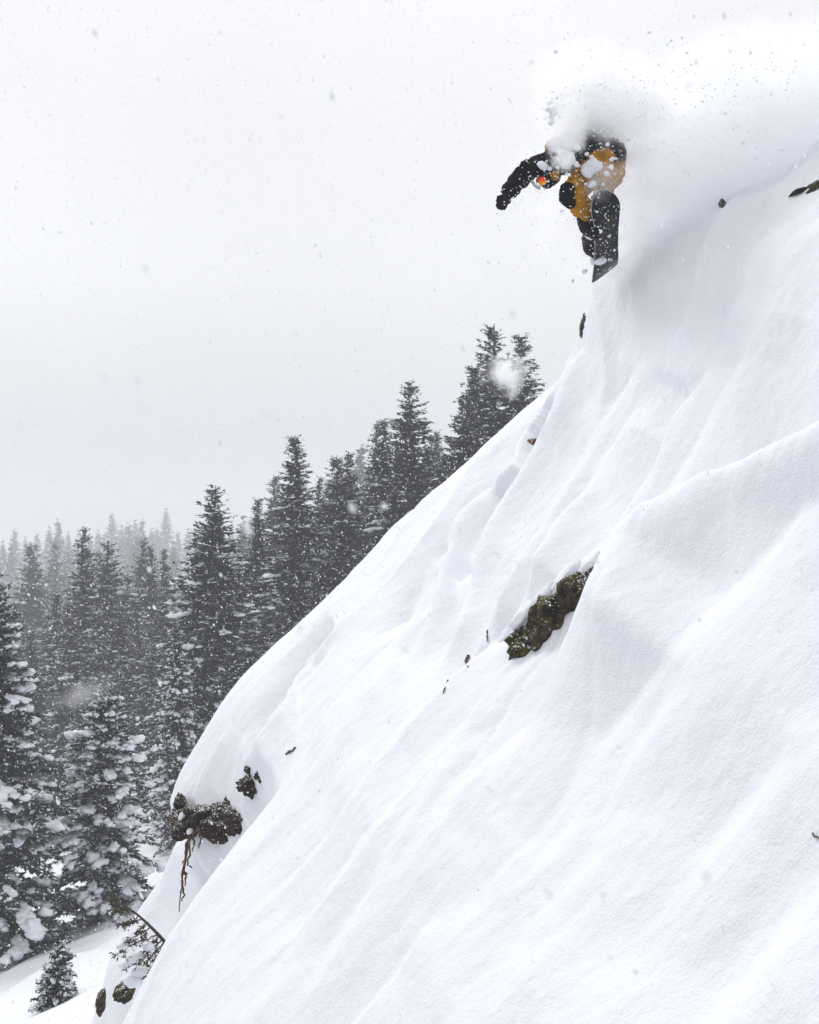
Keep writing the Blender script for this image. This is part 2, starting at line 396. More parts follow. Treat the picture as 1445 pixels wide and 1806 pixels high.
lobe(0.06, [(424,1392,0.10,1.1),(428,1340,0.16,0.7),(448,1301,0.17),(493,1238,0.15),(543,1166,0.10),(590,1110,0.04)], sb=0.7, rf=0.14, rb=0.08, sf=0.5, lo=(3.0, 0.15), hi=(0.5, 0.5), over=O)
lobe(0.05, [(343,1402,0.05,1.1),(360,1360,0.06),(388,1305,0.04)], sb=0.6, rf=0.1, rb=0.07, sf=0.8, lo=(3.0, 0.15), hi=(0.5, 0.5), over=O)
for pts, pr in (([(690,1132),(650,1200),(606,1268),(540,1370),(470,1475)], 0.05), ([(828,1279),(775,1362),(717,1454),(635,1606),(560,1730)], 0.075), ([(881,1384),(862,1432),(840,1477)], 0.05),
                ([(787,1416),(765,1448),(740,1490)], 0.035), ([(1056,1366),(1015,1438),(974,1504)], 0.06), ([(1115,1384),(1085,1440),(1040,1510)], 0.05),
                ([(1407,1580),(1349,1700),(1255,1815)], 0.09), ([(980,1588),(900,1690),(800,1810)], 0.05), ([(1290,1180),(1200,1300),(1110,1430)], 0.05), ([(1180,1150),(1110,1260),(1040,1350)], 0.04),
                ([(1335,470),(1300,560),(1262,650)], 0.05), ([(1385,470),(1360,560),(1330,640)], 0.05), ([(1250,520),(1200,570),(1160,680)], 0.05), ([(1148,690),(1105,750),(1061,810)], 0.045), ([(1120,650),(1070,740),(1020,830)], 0.05),
                ([(1420,900),(1340,1010),(1240,1130)], 0.05), ([(700,1300),(640,1400),(560,1520)], 0.04), ([(760,1010),(730,1080),(690,1160)], 0.05), ([(640,1490),(560,1620),(470,1760)], 0.05), ([(1390,1330),(1300,1440),(1190,1560)], 0.045),
                ([(740,900),(715,950),(690,990)], 0.035)):
    n_ = len(pts)
    lobe(0.05, [(p[0], p[1], pr * 0.8 * (1.0 if 0 < j < n_ - 1 else 0.25)) for j, p in enumerate(pts)], sb=0.5, rf=0.3, rb=0.2, sf=0.5, lo=(0.25, 0.5), hi=(0.25, 0.5), over=O)

def H(u, y):
    u = np.asarray(u, float); y = np.asarray(y, float)
    h = H0(u, y)
    # wind ripple and sluff down the fall line
    q = u * 0.32
    w = 0.75 * (y - 0.3 * u - 0.45 * np.log1p(np.exp(np.clip(2.5 * (u + 0.3), -30, 30))) / 2.5) + 0.3 * vnoise(u * 0.5, y * 0.5, 0, 3)
    h = h + 0.05 * fbm(q, w * 1.1, 0.3, 3, 11)
    run = vnoise(q * 0.9 + 9, w * 2.6, 0.7, 21)
    h = h - 0.02 * np.exp(-(run / 0.3) ** 2) * np.clip(0.5 + vnoise(u * 0.35, y * 0.4, 2, 31), 0, 1)
    fl = 1 - np.abs(vnoise(u * 0.42 + 3, w * 1.9, 0.4, 51)) * 1.6
    h = h + (0.045 + 0.05 * np.clip(u + 1.2, 0, 1)) * np.clip(fl, -0.4, 1) * np.clip(0.35 + 0.9 * vnoise(u * 0.3, y * 0.35, 5, 52), 0, 1)
    up = np.clip((u - 1.6) / 1.5, 0, 1)                                    # scoured texture on the headwall
    h = h + up * 0.035 * fbm(u * 1.3, w * 4.5, 2.2, 4, 61, 0.6)
    h = h + 0.024 * fbm(u * 1.5, y * 2.6, 1.3, 4, 41, 0.6)
    return h
def hit(px, py):
    """first point where the line of sight through a photo pixel meets the slope"""
    d = sight(H, px, py)
    return at(px, py, float(_sy[int(np.argmax(d < 0))])) if (d < 0).any() else None
nu, ny = 680, 780
ug = np.linspace(-11, 9, nu)
yg = np.concatenate([np.linspace(1.5, 20, ny - 40), np.linspace(20.1, 30, 40)])
UU, YY = np.meshgrid(ug, yg, indexing='ij')
HH = H(UU, YY)
V = from_uh(UU, YY, HH).reshape(-1, 3)
ii = np.arange(nu * ny).reshape(nu, ny)
Q = np.stack([ii[:-1, :-1], ii[1:, :-1], ii[1:, 1:], ii[:-1, 1:]], -1).reshape(-1, 4)
slope = obj('snow_slope', mesh_np('snow_slope', V, Q, True), M['snow'])
slope['kind'] = 'structure'

# ------------------------------------------------------------------ valley floor below the trees
def ground(x, y):
    x = np.asarray(x, float); y = np.asarray(y, float)
    z = -7.9 + 0.4 * np.clip(x, -60, 40) - np.where(y < 40, 0.12, 0.06) * (np.clip(y, 20, 160) - 40) - 0.004 * np.maximum(0, y - 160)
    z = z + 0.5 * fbm(x * 0.12, y * 0.12, 0, 3, 71) + 0.22 * fbm(x * 0.7, y * 0.7, 0, 3, 72)
    return z
def ground_hit(px, py, y0=18, y1=200):
    ys = np.linspace(y0, y1, 4000)
    d = (903 - py) / F * ys - ground((px - 722.5) / F * ys, ys)
    return at(px, py, float(ys[np.argmax(d < 0)]))
xs = np.concatenate([np.linspace(-900, -42, 40), np.linspace(-40, 40, 240), np.linspace(42, 900, 40)])
ys_ = np.concatenate([np.linspace(13, 80, 220), np.linspace(81, 300, 90), np.linspace(320, 2500, 40)])
XX, YY2 = np.meshgrid(xs, ys_, indexing='ij')
V = np.stack([XX, YY2, ground(XX, YY2)], -1).reshape(-1, 3)
ii = np.arange(XX.size).reshape(XX.shape)
Q = np.stack([ii[:-1, :-1], ii[1:, :-1], ii[1:, 1:], ii[:-1, 1:]], -1).reshape(-1, 4)
valley = obj('valley_ground', mesh_np('valley_ground', V, Q, True), M['snow'])
valley['kind'] = 'structure'

# ------------------------------------------------------------------ spruces
def spruce_meshes(seed, Ht, Rad, step, blade, pillow_n, pil_sub, dust, power=0.85, skirt=0.04, whorl=0.30, pad=1.15):
    rng = np.random.default_rng(seed)
    trunk = Geo()
    zz = np.linspace(0, Ht, 14)
    wob = np.stack([0.06 * np.sin(zz * 0.5 + seed), 0.06 * np.cos(zz * 0.4 + seed * 2), zz], -1)
    trunk.tube(wob, np.interp(zz, [0, Ht], [0.018 * Ht + 0.02, 0.012]), 7)
    bv = []                                    # blades: base, left, tip, right
    dv = []
    snow = Geo()
    branches = []
    z = skirt * Ht
    while z < Ht * 0.985:
        t = z / Ht
        nb = rng.integers(7, 10) if t < 0.9 else rng.integers(4, 7)
        ph0 = rng.uniform(0, 6.28)
        for k in range(nb):
            ph = ph0 + k * 2 * math.pi / nb + rng.normal(0, 0.22)
            env = Rad * (1 - t) ** power
            lo = 0.55 + 0.45 * min(1, t / 0.12)
            L = env * lo * rng.uniform(0.5, 1.22) + 0.07
            a = np.interp(t, [0, 0.5, 0.8, 1.0], [-0.22, -0.02, 0.3, 1.1]) + rng.normal(0, 0.1)
            b = np.interp(t, [0, 0.6, 1.0], [-0.16, -0.2, -0.15])
            branches.append((z + rng.uniform(-1.0, 1.0) * whorl, ph, L, a, b, t))
        z += whorl * (0.55 + 0.75 * (1 - t)) * rng.uniform(0.75, 1.25)
    for (zb, ph, L, a, b, t) in branches:
        rad = np.array([math.cos(ph), math.sin(ph), 0.0]); lat = np.array([-rad[1], rad[0], 0.0])
        def P(s): return rad * (L * s)[:, None] + np.array([0, 0, 1.0]) * (zb + L * (a * s + b * s * s))[:, None] + lat * (0.08 * L * np.sin(s * 2 + ph * 3))[:, None]
        n = max(3, int(L / step))
        s = np.linspace(0.08, 1, n) + rng.normal(0, 0.3 / n, n)
        s = np.clip(s, 0.05, 1.02)
        pos = P(s)
        if L > 0.5:
            sp = np.linspace(0, 0.95, 4)
            trunk.tube(P(sp), np.interp(sp, [0, 1], [0.012 + 0.008 * L, 0.004]), 3)
        fwd = rad + np.array([0, 0, 1]) * (a + b)
        fwd = fwd / np.linalg.norm(fwd)
        for side in (-1, 1, 0, 2):
            m = n
            wl_ = blade * min(1.0, 0.38 + 2.6 * (1 - t)) * (0.75 + 0.55 * (1 - s)) * rng.uniform(0.55, 1.3, m)
            if side == 0: d = fwd + rng.normal(0, 0.28, (m, 3))
            elif side == 2: d = fwd * 0.25 + np.array([0, 0, -0.9]) + rng.normal(0, 0.4, (m, 3)); wl_ = wl_ * 0.75
            else: d = lat * side * 0.95 + fwd * 0.6 + np.array([0, 0, -0.18]) + rng.normal(0, 0.3, (m, 3))
            d /= np.linalg.norm(d, axis=1)[:, None]
            w = np.cross(d, rng.normal(0, 0.45, (m, 3)) + np.array([0, 0, 1.0])); w /= np.linalg.norm(w, axis=1)[:, None] + 1e-9
            ww = (wl_ * rng.uniform(0.2, 0.38, m))[:, None]
            b0 = pos + rng.normal(0, 0.015, (m, 3)); tip = b0 + d * wl_[:, None]; mid = b0 + d * (wl_ * 0.45)[:, None]
            bv.append(np.stack([b0, mid - w * ww, tip, mid + w * ww], 1))
            if side != 2:
                sel = rng.random(m) < dust
                if sel.any():
                    up = np.array([0, 0, 0.022])
                    q = np.stack([b0 + up, mid - w * ww * 0.8 + up * 1.6, b0 + d * (wl_ * 0.85)[:, None] + up, mid + w * ww * 0.8 + up * 1.6], 1)
                    dv.append(q[sel])
        if rng.random() < pillow_n and L > (0.35 if Ht > 3 else 0.1):
            sc = rng.uniform(0.45, 0.8); k = pad * min(1.0, 0.25 + 3.0 * (1 - t)) * rng.uniform(0.5, 1.3) * (0.45 + 0.5 * min(L, 1.4))
            for r_ in range(rng.integers(3, 7)):
                c = P(np.array([min(0.98, sc)]))[0] + lat * rng.normal(0, 0.10) * k
                kk = k * rng.uniform(0.4, 1.0)
                ln, wd, th = 0.13 * kk, 0.105 * kk, 0.085 * kk
                ax = np.stack([fwd * ln, lat * wd, np.array([-fwd[2] * rad[0], -fwd[2] * rad[1], 1.0]) * th])
                snow.blob(c + np.array([0, 0, 0.03 + th * 0.35]), ax, pil_sub, rng.uniform(0, 50), 0.8)
                sc += 0.11 * kk / L
    B = np.concatenate(bv).reshape(-1, 3)
    crown = mesh_np('crown', B, np.arange(len(B)).reshape(-1, 4))
    if dv:
        D = np.concatenate(dv).reshape(-1, 3); snow.add(D, q=np.arange(len(D)).reshape(-1, 4))
    tm = trunk.mesh('trunk', True); crown.materials.append(M['needles']); tm.materials.append(M['bark'])
    sm = snow.mesh('snow_load', True); sm.materials.append(M['snow_soft'])
    return dict(H=Ht, R=Rad, parts=(('trunk', tm), ('crown', crown), ('snow_load', sm)))

PROTO = {
 'near_full': spruce_meshes(1, 7.5, 1.85, 0.05, 0.19, 0.75, 2, 0.46, 0.8, 0.02, 0.20, 1.3),
 'near_tall': spruce_meshes(2, 12.0, 1.7, 0.07, 0.22, 0.55, 2, 0.30, 0.75, 0.02, 0.24, 1.2),
 'near_dark': spruce_meshes(3, 11.0, 2.1, 0.065, 0.23, 0.36, 2, 0.16, 0.8, 0.02, 0.24, 1.3),
 'wide':      spruce_meshes(4, 18.0, 3.1, 0.12, 0.32, 0.22, 1, 0.32, 0.85, 0.03, 0.34),
 'wide_b':    spruce_meshes(5, 17.0, 2.7, 0.12, 0.32, 0.3, 1, 0.34, 0.8, 0.03, 0.34),
 'mid':       spruce_meshes(6, 17.0, 2.1, 0.12, 0.31, 0.3, 1, 0.35, 0.75, 0.03, 0.34),
 'mid_b':     spruce_meshes(7, 16.0, 2.3, 0.12, 0.31, 0.36, 1, 0.40, 0.7, 0.03, 0.36),
 'narrow':    spruce_meshes(8, 17.0, 1.45, 0.11, 0.28, 0.3, 1, 0.35, 0.7, 0.03, 0.32),
 'far':       spruce_meshes(9, 18.0, 2.0, 0.30, 0.50, 0.2, 1, 0.2, 0.8, 0.03, 0.55),
 'far_b':     spruce_meshes(10, 18.0, 2.5, 0.30, 0.50, 0.2, 1, 0.2, 0.85, 0.03, 0.55),
 'sapling':   spruce_meshes(11, 1.1, 0.36, 0.035, 0.10, 0.7, 1, 0.6, 0.7, 0.02, 0.08, 0.6),
}
trng = random.Random(5)
def tree(proto, px, py, d, label, group=None, wide=1.0, name='spruce_tree', base=None, lean=0.02):
    P = PROTO[proto]
    top = at(px, py, d)
    g = float(ground(top.x, top.y)) if base is None else base
    ht = top.z - g
    o = empty(name, (top.x, top.y, g - 0.05))
    s = ht / P['H']
    sw = s * wide
    o.scale = (sw, sw, s)
    o.rotation_euler = (trng.uniform(-lean, lean), trng.uniform(-lean, lean), trng.uniform(0, 6.28))
    for nm, me in P['parts']:
        c = obj(nm, me, None, o)
        if nm == 'snow_load': c['kind'] = 'stuff'
    tag(o, label, 'tree', group)
    return o

GR = 'spruces of the forest below the slope'
TREES = [
 # proto, px, py, depth, label, width
 ('mid', 868, 570, 55, 'tallest spruce of the clump rising behind the snow crest under the rider', 1.0),
 ('narrow', 918, 588, 54, 'slim spruce at the uphill end of the forest, beside the tallest crest spruce', 1.15),
 ('narrow', 833, 640, 53, 'snow-flecked spruce leaning close on the downhill side of the tallest crest spruce', 1.1),
 ('mid_b', 813, 692, 51, 'lowest spruce of the crest clump, its tip below its three neighbours', 0.9),
 ('wide', 717, 670, 58, 'large broad dark spruce standing alone above the middle of the snow crest', 1.0),
 ('narrow', 678, 738, 64, 'thin spruce tip close beside the large broad dark spruce', 1.0),
 ('narrow', 661, 742, 66, 'thin spruce tip second out from the large broad dark spruce', 0.9),
 ('mid', 768, 762, 74, 'greyish spruce in the gap between the broad spruce and the crest clump', 0.9),
 ('narrow', 777, 758, 88, 'paler thin spruce in the gap between broad spruce and crest clump', 0.9),
 ('narrow', 794, 784, 105, 'small faint spruce tip just short of the crest clump', 0.9),
 ('far', 632, 786, 115, 'pale grey spruce fading behind the pair of dark spruces', 1.0),
 ('mid', 602, 800, 60, 'dark spruce, downhill one of a close pair mid-forest', 1.0),
 ('narrow', 614, 795, 61, 'dark spruce, uphill one of a close pair mid-forest', 1.1),
 ('far', 578, 842, 110, 'faint grey spruce between the tall spire and the dark pair', 0.9),
 ('narrow', 528, 766, 58, 'tallest slender spire of the forest middle with a needle-thin tip', 1.25),
 ('narrow', 556, 838, 62, 'very thin dark spruce right beside the tall slender spire', 0.7),
 ('mid', 495, 836, 80, 'greyish blunt-topped spruce on the downhill side of the slender spire', 0.95),
 ('narrow', 462, 876, 62, 'dark thin spruce halfway between the wide round-shouldered spruce and slender spire', 0.9),
 ('narrow', 450, 903, 70, 'short thin spruce tip touching the dark thin spruce', 0.9),
 ('far_b', 424, 916, 105, 'pale spruce just uphill of the wide round-shouldered spruce', 0.9),
 ('wide_b', 370, 853, 52, 'wide round-shouldered spruce towering over the valley trees', 1.05),
 ('wide_b', 253, 948, 72, 'bushy grey spruce downhill of the wide round-shouldered spruce', 0.8),
 ('narrow', 277, 960, 68, 'thin dark spruce tip, nearest to the bushy grey spruce', 0.9),
 ('narrow', 296, 966, 70, 'thin dark spruce tip between bushy grey and wide round-shouldered spruces', 0.9),
 ('mid_b', 187, 953, 62, 'full dark spruce just uphill of the spiky snow-hung spruce', 1.1),
 ('narrow', 145, 928, 58, 'spiky snow-hung spruce with a long bare-looking tip', 1.0),
 ('mid', 167, 968, 76, 'grey spruce squeezed between spiky spruce and full dark spruce', 0.9),
 ('mid', 106, 952, 95, 'hazy spruce downhill of the spiky snow-hung spruce', 0.9),
 ('mid', 49, 955, 78, 'grey pointed spruce standing by itself near the forest edge above the dark boughs', 1.0),
 ('mid_b', 70, 990, 82, 'low hazy spruce beside the grey pointed spruce', 0.9),
 ('mid_b', 225, 1010, 66, 'half-hidden spruce under the bushy grey spruce', 0.9),
 ('near_dark', -6, 975, 36, 'dark close spruce cut by the left picture edge with heavy snowy boughs', 1.1),
 ('near_full', 180, 1195, 38, 'closest whole spruce, bushy and loaded with big white snow clumps', 1.05),
 ('near_tall', 318, 1088, 47, 'tall snow-plastered spruce whose foot meets the rock outcrop', 0.95),
 ('near_dark', 12, 1500, 36, 'low dark snow-covered spruce at the lower left edge', 1.15),
 ('near_tall', 88, 1180, 58, 'snowy spruce between the edge spruce and the closest whole spruce', 0.9),
 ('near_tall', 262, 1250, 56, 'shaded spruce between the closest whole and the snow-plastered spruce', 0.8),
]
for (p, px, py, d, lab, w) in TREES:
    tree(p, px, py, (d if d <= 70 else 70 + (d - 70) * 3) * (1.35 if px < 300 and d > 50 else 1.0), lab, GR, w * (1.62 if d > 47 else 1.2))
FILL = [(95,1040,60),(130,1060,52),(205,1060,55),(245,1075,58),(285,1040,63),(330,1010,60),(405,985,58),(432,975,64),(385,1060,50),(440,1070,54),(475,960,58),(512,930,60),(545,930,66),
        (580,915,58),(625,900,60),(655,860,63),(690,840,66),(740,830,62),(60,1110,55),(150,1150,49),(225,1170,50),(270,1130,54),(350,1130,56),(20,1060,60),(410,1120,47),(690,900,54),(640,960,53),(560,1000,52),(500,1060,50),(460,1150,48),(780,800,58)]
SHORT = {868: 'tallest crest spruce', 717: 'large broad dark spruce', 632: 'pale grey spruce', 602: 'dark close pair', 528: 'tall slender spire', 495: 'blunt-topped spruce', 462: 'dark thin spruce',
         370: 'wide round-shouldered spruce', 253: 'bushy grey spruce', 187: 'full dark spruce', 145: 'spiky snow-hung spruce', 49: 'grey pointed spruce', 318: 'snow-plastered spruce', 180: 'closest whole spruce', -6: 'dark edge spruce'}
used = {}
def place_label(px, py, kind):
    """names the tree by the described neighbour it stands nearest to"""
    best = sorted(((abs(px - t[1]) + 0.25 * abs(py - t[2]), t) for t in TREES if t[1] in SHORT), key=lambda q: q[0])
    for _, t in best[:5]:
        dx, dy = px - t[1], py - t[2]
        rel = 'below the tip of' if dy > 60 and abs(dx) < 45 else ('uphill of' if dx > 0 else 'downhill of')
        lab = '%s %s the %s' % (kind, rel, SHORT[t[1]])
        if lab not in used: used[lab] = 1; return lab
    return kind + ' among many'
for i, (px, py, d) in enumerate(FILL):
    tree(('mid', 'mid_b', 'wide_b', 'narrow')[i % 4], px, py, d * (1.4 if px < 300 else 1.08), place_label(px, py, 'snow-dusted spruce packed in the forest'), 'spruces packed in the dense body of the forest', 1.6)
for i, (px, py, d) in enumerate([(30,934,230),(8,958,200),(66,940,250),(82,932,230),(103,918,190),(121,940,260),(135,948,240),(175,938,250),(198,904,260),(212,930,240),(223,924,210),(236,920,260),(251,917,220),
        (265,935,260),(281,932,250),(297,900,270),(312,938,250),(330,935,240),(345,940,260),(410,930,250),(440,925,260),(156,945,230),(186,940,280),(45,948,280),(240,945,170),(310,960,160),(20,960,170),(120,970,150)]):
    tree(('far', 'far_b')[i % 2], px, py, d * 1.9, place_label(px, py, 'pale hazy far-off spruce tip'), 'pale spruces of the distant treeline', trng.uniform(1.1, 1.8))

# small sapling on the open snow at the lower left
sp_ = ground_hit(78, 1782)
tree('sapling', 92, 1665, sp_.y, 'small leaning sapling alone on the open snow at lower left', None, 0.95, 'spruce_sapling', base=sp_.z, lean=0.0).rotation_euler = (0, R(13), 1.0)

# ------------------------------------------------------------------ rocks
def rock_body(seed, rough, sub=4, cuts=16):
    """angular boulder: a ball cut by random planes, then weathered"""
    r_ = np.random.default_rng(seed); V, T = ico(sub)
    n = r_.normal(0, 1, (cuts, 3)); n /= np.linalg.norm(n, axis=1)[:, None]; d = r_.uniform(0.62, 1.0, cuts)
    dot = V @ n.T; k = np.where(dot > 0.05, d / np.maximum(dot, 0.05), 9).min(1); k = np.minimum(k, 1.25)
    k = k * (1 + rough * 0.5 * fbm(V[:, 0] * 2.2 + seed, V[:, 1] * 2.2, V[:, 2] * 2.2, 3, seed) + rough * 0.45 * fbm(V[:, 0] * 7 + seed, V[:, 1] * 7, V[:, 2] * 7, 4, seed + 3, 0.65))
    return V * k[:, None], T
def rock(blocks, mat, label, name='rock', cat='rock', sub=4, cap=(), flat=False):
    """blocks: (px, py, depth offset behind the snow or absolute depth, size, rot_y, seed, rough)"""
    g = Geo(); org = None
    for (px, py, d, size, ry, seed, rough) in blocks:
        if d < 5: d = hit(px, py).y + d
        c = np.array(at(px, py, d))
        if org is None: org = c
        V, T = rock_body(seed, rough, sub)
        V = V * np.array(size); ca, sa = math.cos(ry), math.sin(ry)
        V = np.stack([V[:, 0] * ca - V[:, 2] * sa, V[:, 1], V[:, 0] * sa + V[:, 2] * ca], -1)
        g.add(V + c - org, t=T)
    o = obj(name, g.mesh(name), mat); o.location = org
    if cap:
        cg = Geo()
        for j, (px, py, d, r_, el) in enumerate(cap):
            if d < 5: d = hit(px, py).y + d
            a = np.array([[CA * el, 0, SA * el], [0, 1.0, 0], [-SA * 0.7, 0, CA * 0.7]]) * r_
            if flat: a = np.diag([el, 1.2, 0.6]) * r_
            cg.blob(np.array(at(px, py, d)) - org, a, 3, px * 0.37 + j, 0.32)
        obj('snow_cap', cg.mesh('snow_cap', True), M['snow'], o)['kind'] = 'stuff'
    return tag(o, label, cat)

rock([(984,1092,0.19,(0.40,0.32,0.26),R(46),3,0.5),(1024,1052,0.19,(0.26,0.25,0.2),R(50),31,0.55),(944,1122,0.15,(0.21,0.22,0.17),R(40),33,0.55)], M['rock_moss'],
     'big mossy green-brown boulder poking from the gully beside the large snow bulge',
     cap=[(1035,1008,0.0,0.12,1.5),(1000,1022,0.0,0.11,1.6),(962,1052,0.0,0.10,1.5),(925,1086,0.0,0.09,1.6),(897,1120,0.0,0.08,1.5),(985,1030,-0.04,0.05,1.6),(945,1062,-0.04,0.045,1.2)])
rock([(385,1450,16.3,(0.38,0.45,0.20),R(-8),5,0.55),(350,1440,16.45,(0.28,0.4,0.15),R(12),51,0.6),(418,1440,16.0,(0.19,0.3,0.15),R(30),52,0.6),(325,1455,16.6,(0.19,0.3,0.13),R(-25),53,0.6),(398,1418,16.25,(0.12,0.3,0.08),R(20),54,0.7)], M['rock_brown'],
     'dark brown rock ledge under the overhanging snow cap', cap=[(322,1438,16.3,0.05,1.2),(335,1466,16.2,0.04,1.0)])
rock([(316,1416,16.75,(0.075,0.15,0.12),R(-10),8,0.5)], M['rock_brown'], 'upright rock knob on the outer tip of the brown ledge')
rock([(446,1388,0.05,(0.17,0.17,0.10),R(25),12,0.7),(440,1358,0.03,(0.06,0.09,0.06),R(60),121,0.7),(458,1372,0.03,(0.05,0.08,0.06),R(50),122,0.7)], M['rock_brown'], 'small black jagged rock above the brown ledge')
rock([(936,782,0.06,(0.065,0.09,0.05),R(45),14,0.4)], M['rock_tan'], 'tiny tan rock tip peeking from the crest fold', sub=3)
rock([(1031,582,15.2,(0.05,0.2,0.19),R(-10),16,0.4)], M['rock_brown'], 'dark sliver of rock on the edge beneath the snowboard')
rock([(1275,364,0.03,(0.04,0.09,0.09),R(15),18,0.5)], M['rock_moss'], 'tiny mossy rock showing through the powder cloud', sub=3)
rock([(1408,343,0.08,(0.10,0.14,0.05),R(10),20,0.6),(1443,332,0.08,(0.12,0.16,0.07),R(45),201,0.6),(1425,336,0.1,(0.07,0.1,0.04),R(30),202,0.6)], M['rock_moss'], 'dark mossy rock strip under the snow at the upper right edge')
rock([(178,1765,16.2,(0.055,0.12,0.17),R(-15),22,0.4)], M['rock_moss'], 'narrow standing rock at the foot of the small mound, lower left')
rock([(222,1750,14.6,(0.15,0.15,0.10),R(35),24,0.5)], M['rock_moss'], 'dark rock below the drooping branch at the bottom of the slope')

# ------------------------------------------------------------------ dead branch shrub, root, twigs
def rp(pts): return [at(*p) for p in pts]
def smooth_path(pts, n):
    p = np.array([list(q) for q in pts]); t = np.linspace(0, 1, len(p)); tt = np.linspace(0, 1, n)
    o = np.stack([np.interp(tt, t, p[:, i]) for i in range(3)], -1)
    for _ in range(2): o[1:-1] = (o[:-2] + 2 * o[1:-1] + o[2:]) / 4
    return o
rng = np.random.default_rng(77)
sh = empty('juniper_shrub', at(290, 1660, 14.2))
inv = np.array(sh.location)
stemG, leafG, snowG = Geo(), Geo(), Geo()
main = smooth_path(rp([(297,1668,14.3),(272,1640,14.2),(240,1610,14.0),(203,1588,13.9)]), 14)
stemG.tube(main - inv, np.linspace(0.02, 0.006, 14), 6)
bl = []
def tuft(c, dirv, n, ln):
    d = np.asarray(dirv) + rng.normal(0, 0.45, (n, 3)); d /= np.linalg.norm(d, axis=1)[:, None]
    w = np.cross(d, rng.normal(0, 1, (n, 3))); w /= np.linalg.norm(w, axis=1)[:, None]
    l_ = ln * rng.uniform(0.5, 1.2, n)[:, None]; b0 = c + rng.normal(0, ln * 0.25, (n, 3))
    bl.append(np.stack([b0, b0 + d * l_ * 0.5 - w * l_ * 0.16, b0 + d * l_, b0 + d * l_ * 0.5 + w * l_ * 0.16], 1))
for i, (t0, ex, ey) in enumerate([(0.02,232,1735),(0.08,262,1722),(0.12,210,1742),(0.2,248,1700),(0.28,236,1690),(0.3,205,1682),(0.42,222,1660),(0.5,232,1648),(0.6,215,1632),(0.8,205,1610),(0.97,197,1590),(0.05,272,1700),(0.15,280,1690),(0.0,245,1765)]):
    a = main[int(t0 * 13)]
    b = np.array(at(ex + rng.normal(0, 4), ey, 14.0 + rng.uniform(-0.35, 0.15)))
    mid = (a + b) / 2 + np.array([0.05, 0, 0.03]) + rng.normal(0, 0.02, 3)
    p = smooth_path([a, mid, b], 9); p += rng.normal(0, 0.006, p.shape)
    stemG.tube(p - inv, np.linspace(0.009, 0.003, 9), 4)
    for j in range(3, 9):
        if rng.random() < 0.85:
            d = p[min(j + 1, 8)] - p[j - 1]; d /= np.linalg.norm(d) + 1e-6
            tuft(p[j] - inv, d, 16, 0.05)
            if rng.random() < 0.5:
                q = p[j] + np.array([rng.normal(0, 0.05), rng.normal(0, 0.03), rng.uniform(-0.05, 0.02)])
                stemG.tube(np.array([p[j], (p[j] + q) / 2, q]) - inv, [0.003, 0.0025, 0.002], 3); tuft(q - inv, q - p[j], 12, 0.045)
for (px, py, s_) in [(228,1655,0.07),(240,1690,0.09),(222,1700,0.08),(250,1715,0.09),(262,1670,0.06),(235,1730,0.10),(215,1668,0.05)]:
    snowG.blob(np.array(at(px, py, 13.95)) - inv, np.diag([s_, s_, s_ * 0.6]), 2, px, 0.5)
B = np.concatenate(bl).reshape(-1, 3)
obj('stem', stemG.mesh('stem', True), M['bark'], sh)
obj('needles', mesh_np('needles', B, np.arange(len(B)).reshape(-1, 4)), M['needles_bush'], sh)
obj('snow_load', snowG.mesh('snow_load', True), M['snow_soft'], sh)
tag(sh, 'bent bare-stemmed conifer branch drooping over the small mound, lower left', 'shrub')

def twig(paths, r, name, label, mat, tufts=0):
    base = np.array(paths[0][0]); g = Geo()
    for p in paths:
        q = smooth_path(p, 10); q[1:-1] += rng.normal(0, r * 0.6, q[1:-1].shape)
        g.tube(q - base, np.linspace(r, r * 0.45, 10), 6)
    o = obj(name, g.mesh(name, True), mat); o.location = base
    return tag(o, label, 'root' if 'root' in name else 'twig')
twig([rp([(352,1462,15.9),(336,1474,15.85),(330,1500,15.8),(323,1530,15.8),(321,1560,15.8),(316,1608,15.7)]), rp([(333,1478,15.8),(338,1500,15.75),(329,1520,15.75),(333,1528,15.7),(339,1531,15.7)]), rp([(330,1500,15.8),(325,1520,15.85),(325,1548,15.8),(318,1575,15.78)]), rp([(350,1464,15.85),(354,1480,15.8),(352,1496,15.75)]), rp([(334,1476,15.85),(327,1492,15.85),(329,1512,15.8),(322,1524,15.8)]), rp([(324,1535,15.8),(329,1548,15.75),(326,1562,15.75)]), rp([(321,1552,15.8),(325,1575,15.75),(321,1590,15.75)]), rp([(341,1470,15.85),(344,1488,15.8),(340,1502,15.78)])], 0.015, 'tree_root',
     'tangled rusty brown root hanging down below the brown ledge', M['root'])
def surf_twig(pix, r, label, lift=0.02):
    P = []
    for (px, py) in pix:
        h_ = hit(px, py)
        P.append(h_ * ((h_.length - lift) / h_.length))
    twig([P], r, 'twig', label, M['bark'])
surf_twig([(826,1157),(823,1166),(825,1175)], 0.016, 'short dark twig in the snow a little downhill of the mossy boulder')
surf_twig([(790,1200),(785,1212),(782,1222)], 0.010, 'lowest of the dark twigs downhill of the mossy boulder')
surf_twig([(860,1112),(859,1122),(862,1131)], 0.009, 'thin dark twig in the snow just uphill of its two fellows')
surf_twig([(1434,1470),(1440,1476),(1447,1479)], 0.006, 'tiny twig tip at the right edge of the open slope')
surf_twig([(505,1330),(515,1325),(522,1318)], 0.014, 'small dark twig in the fold above the black jagged rock')


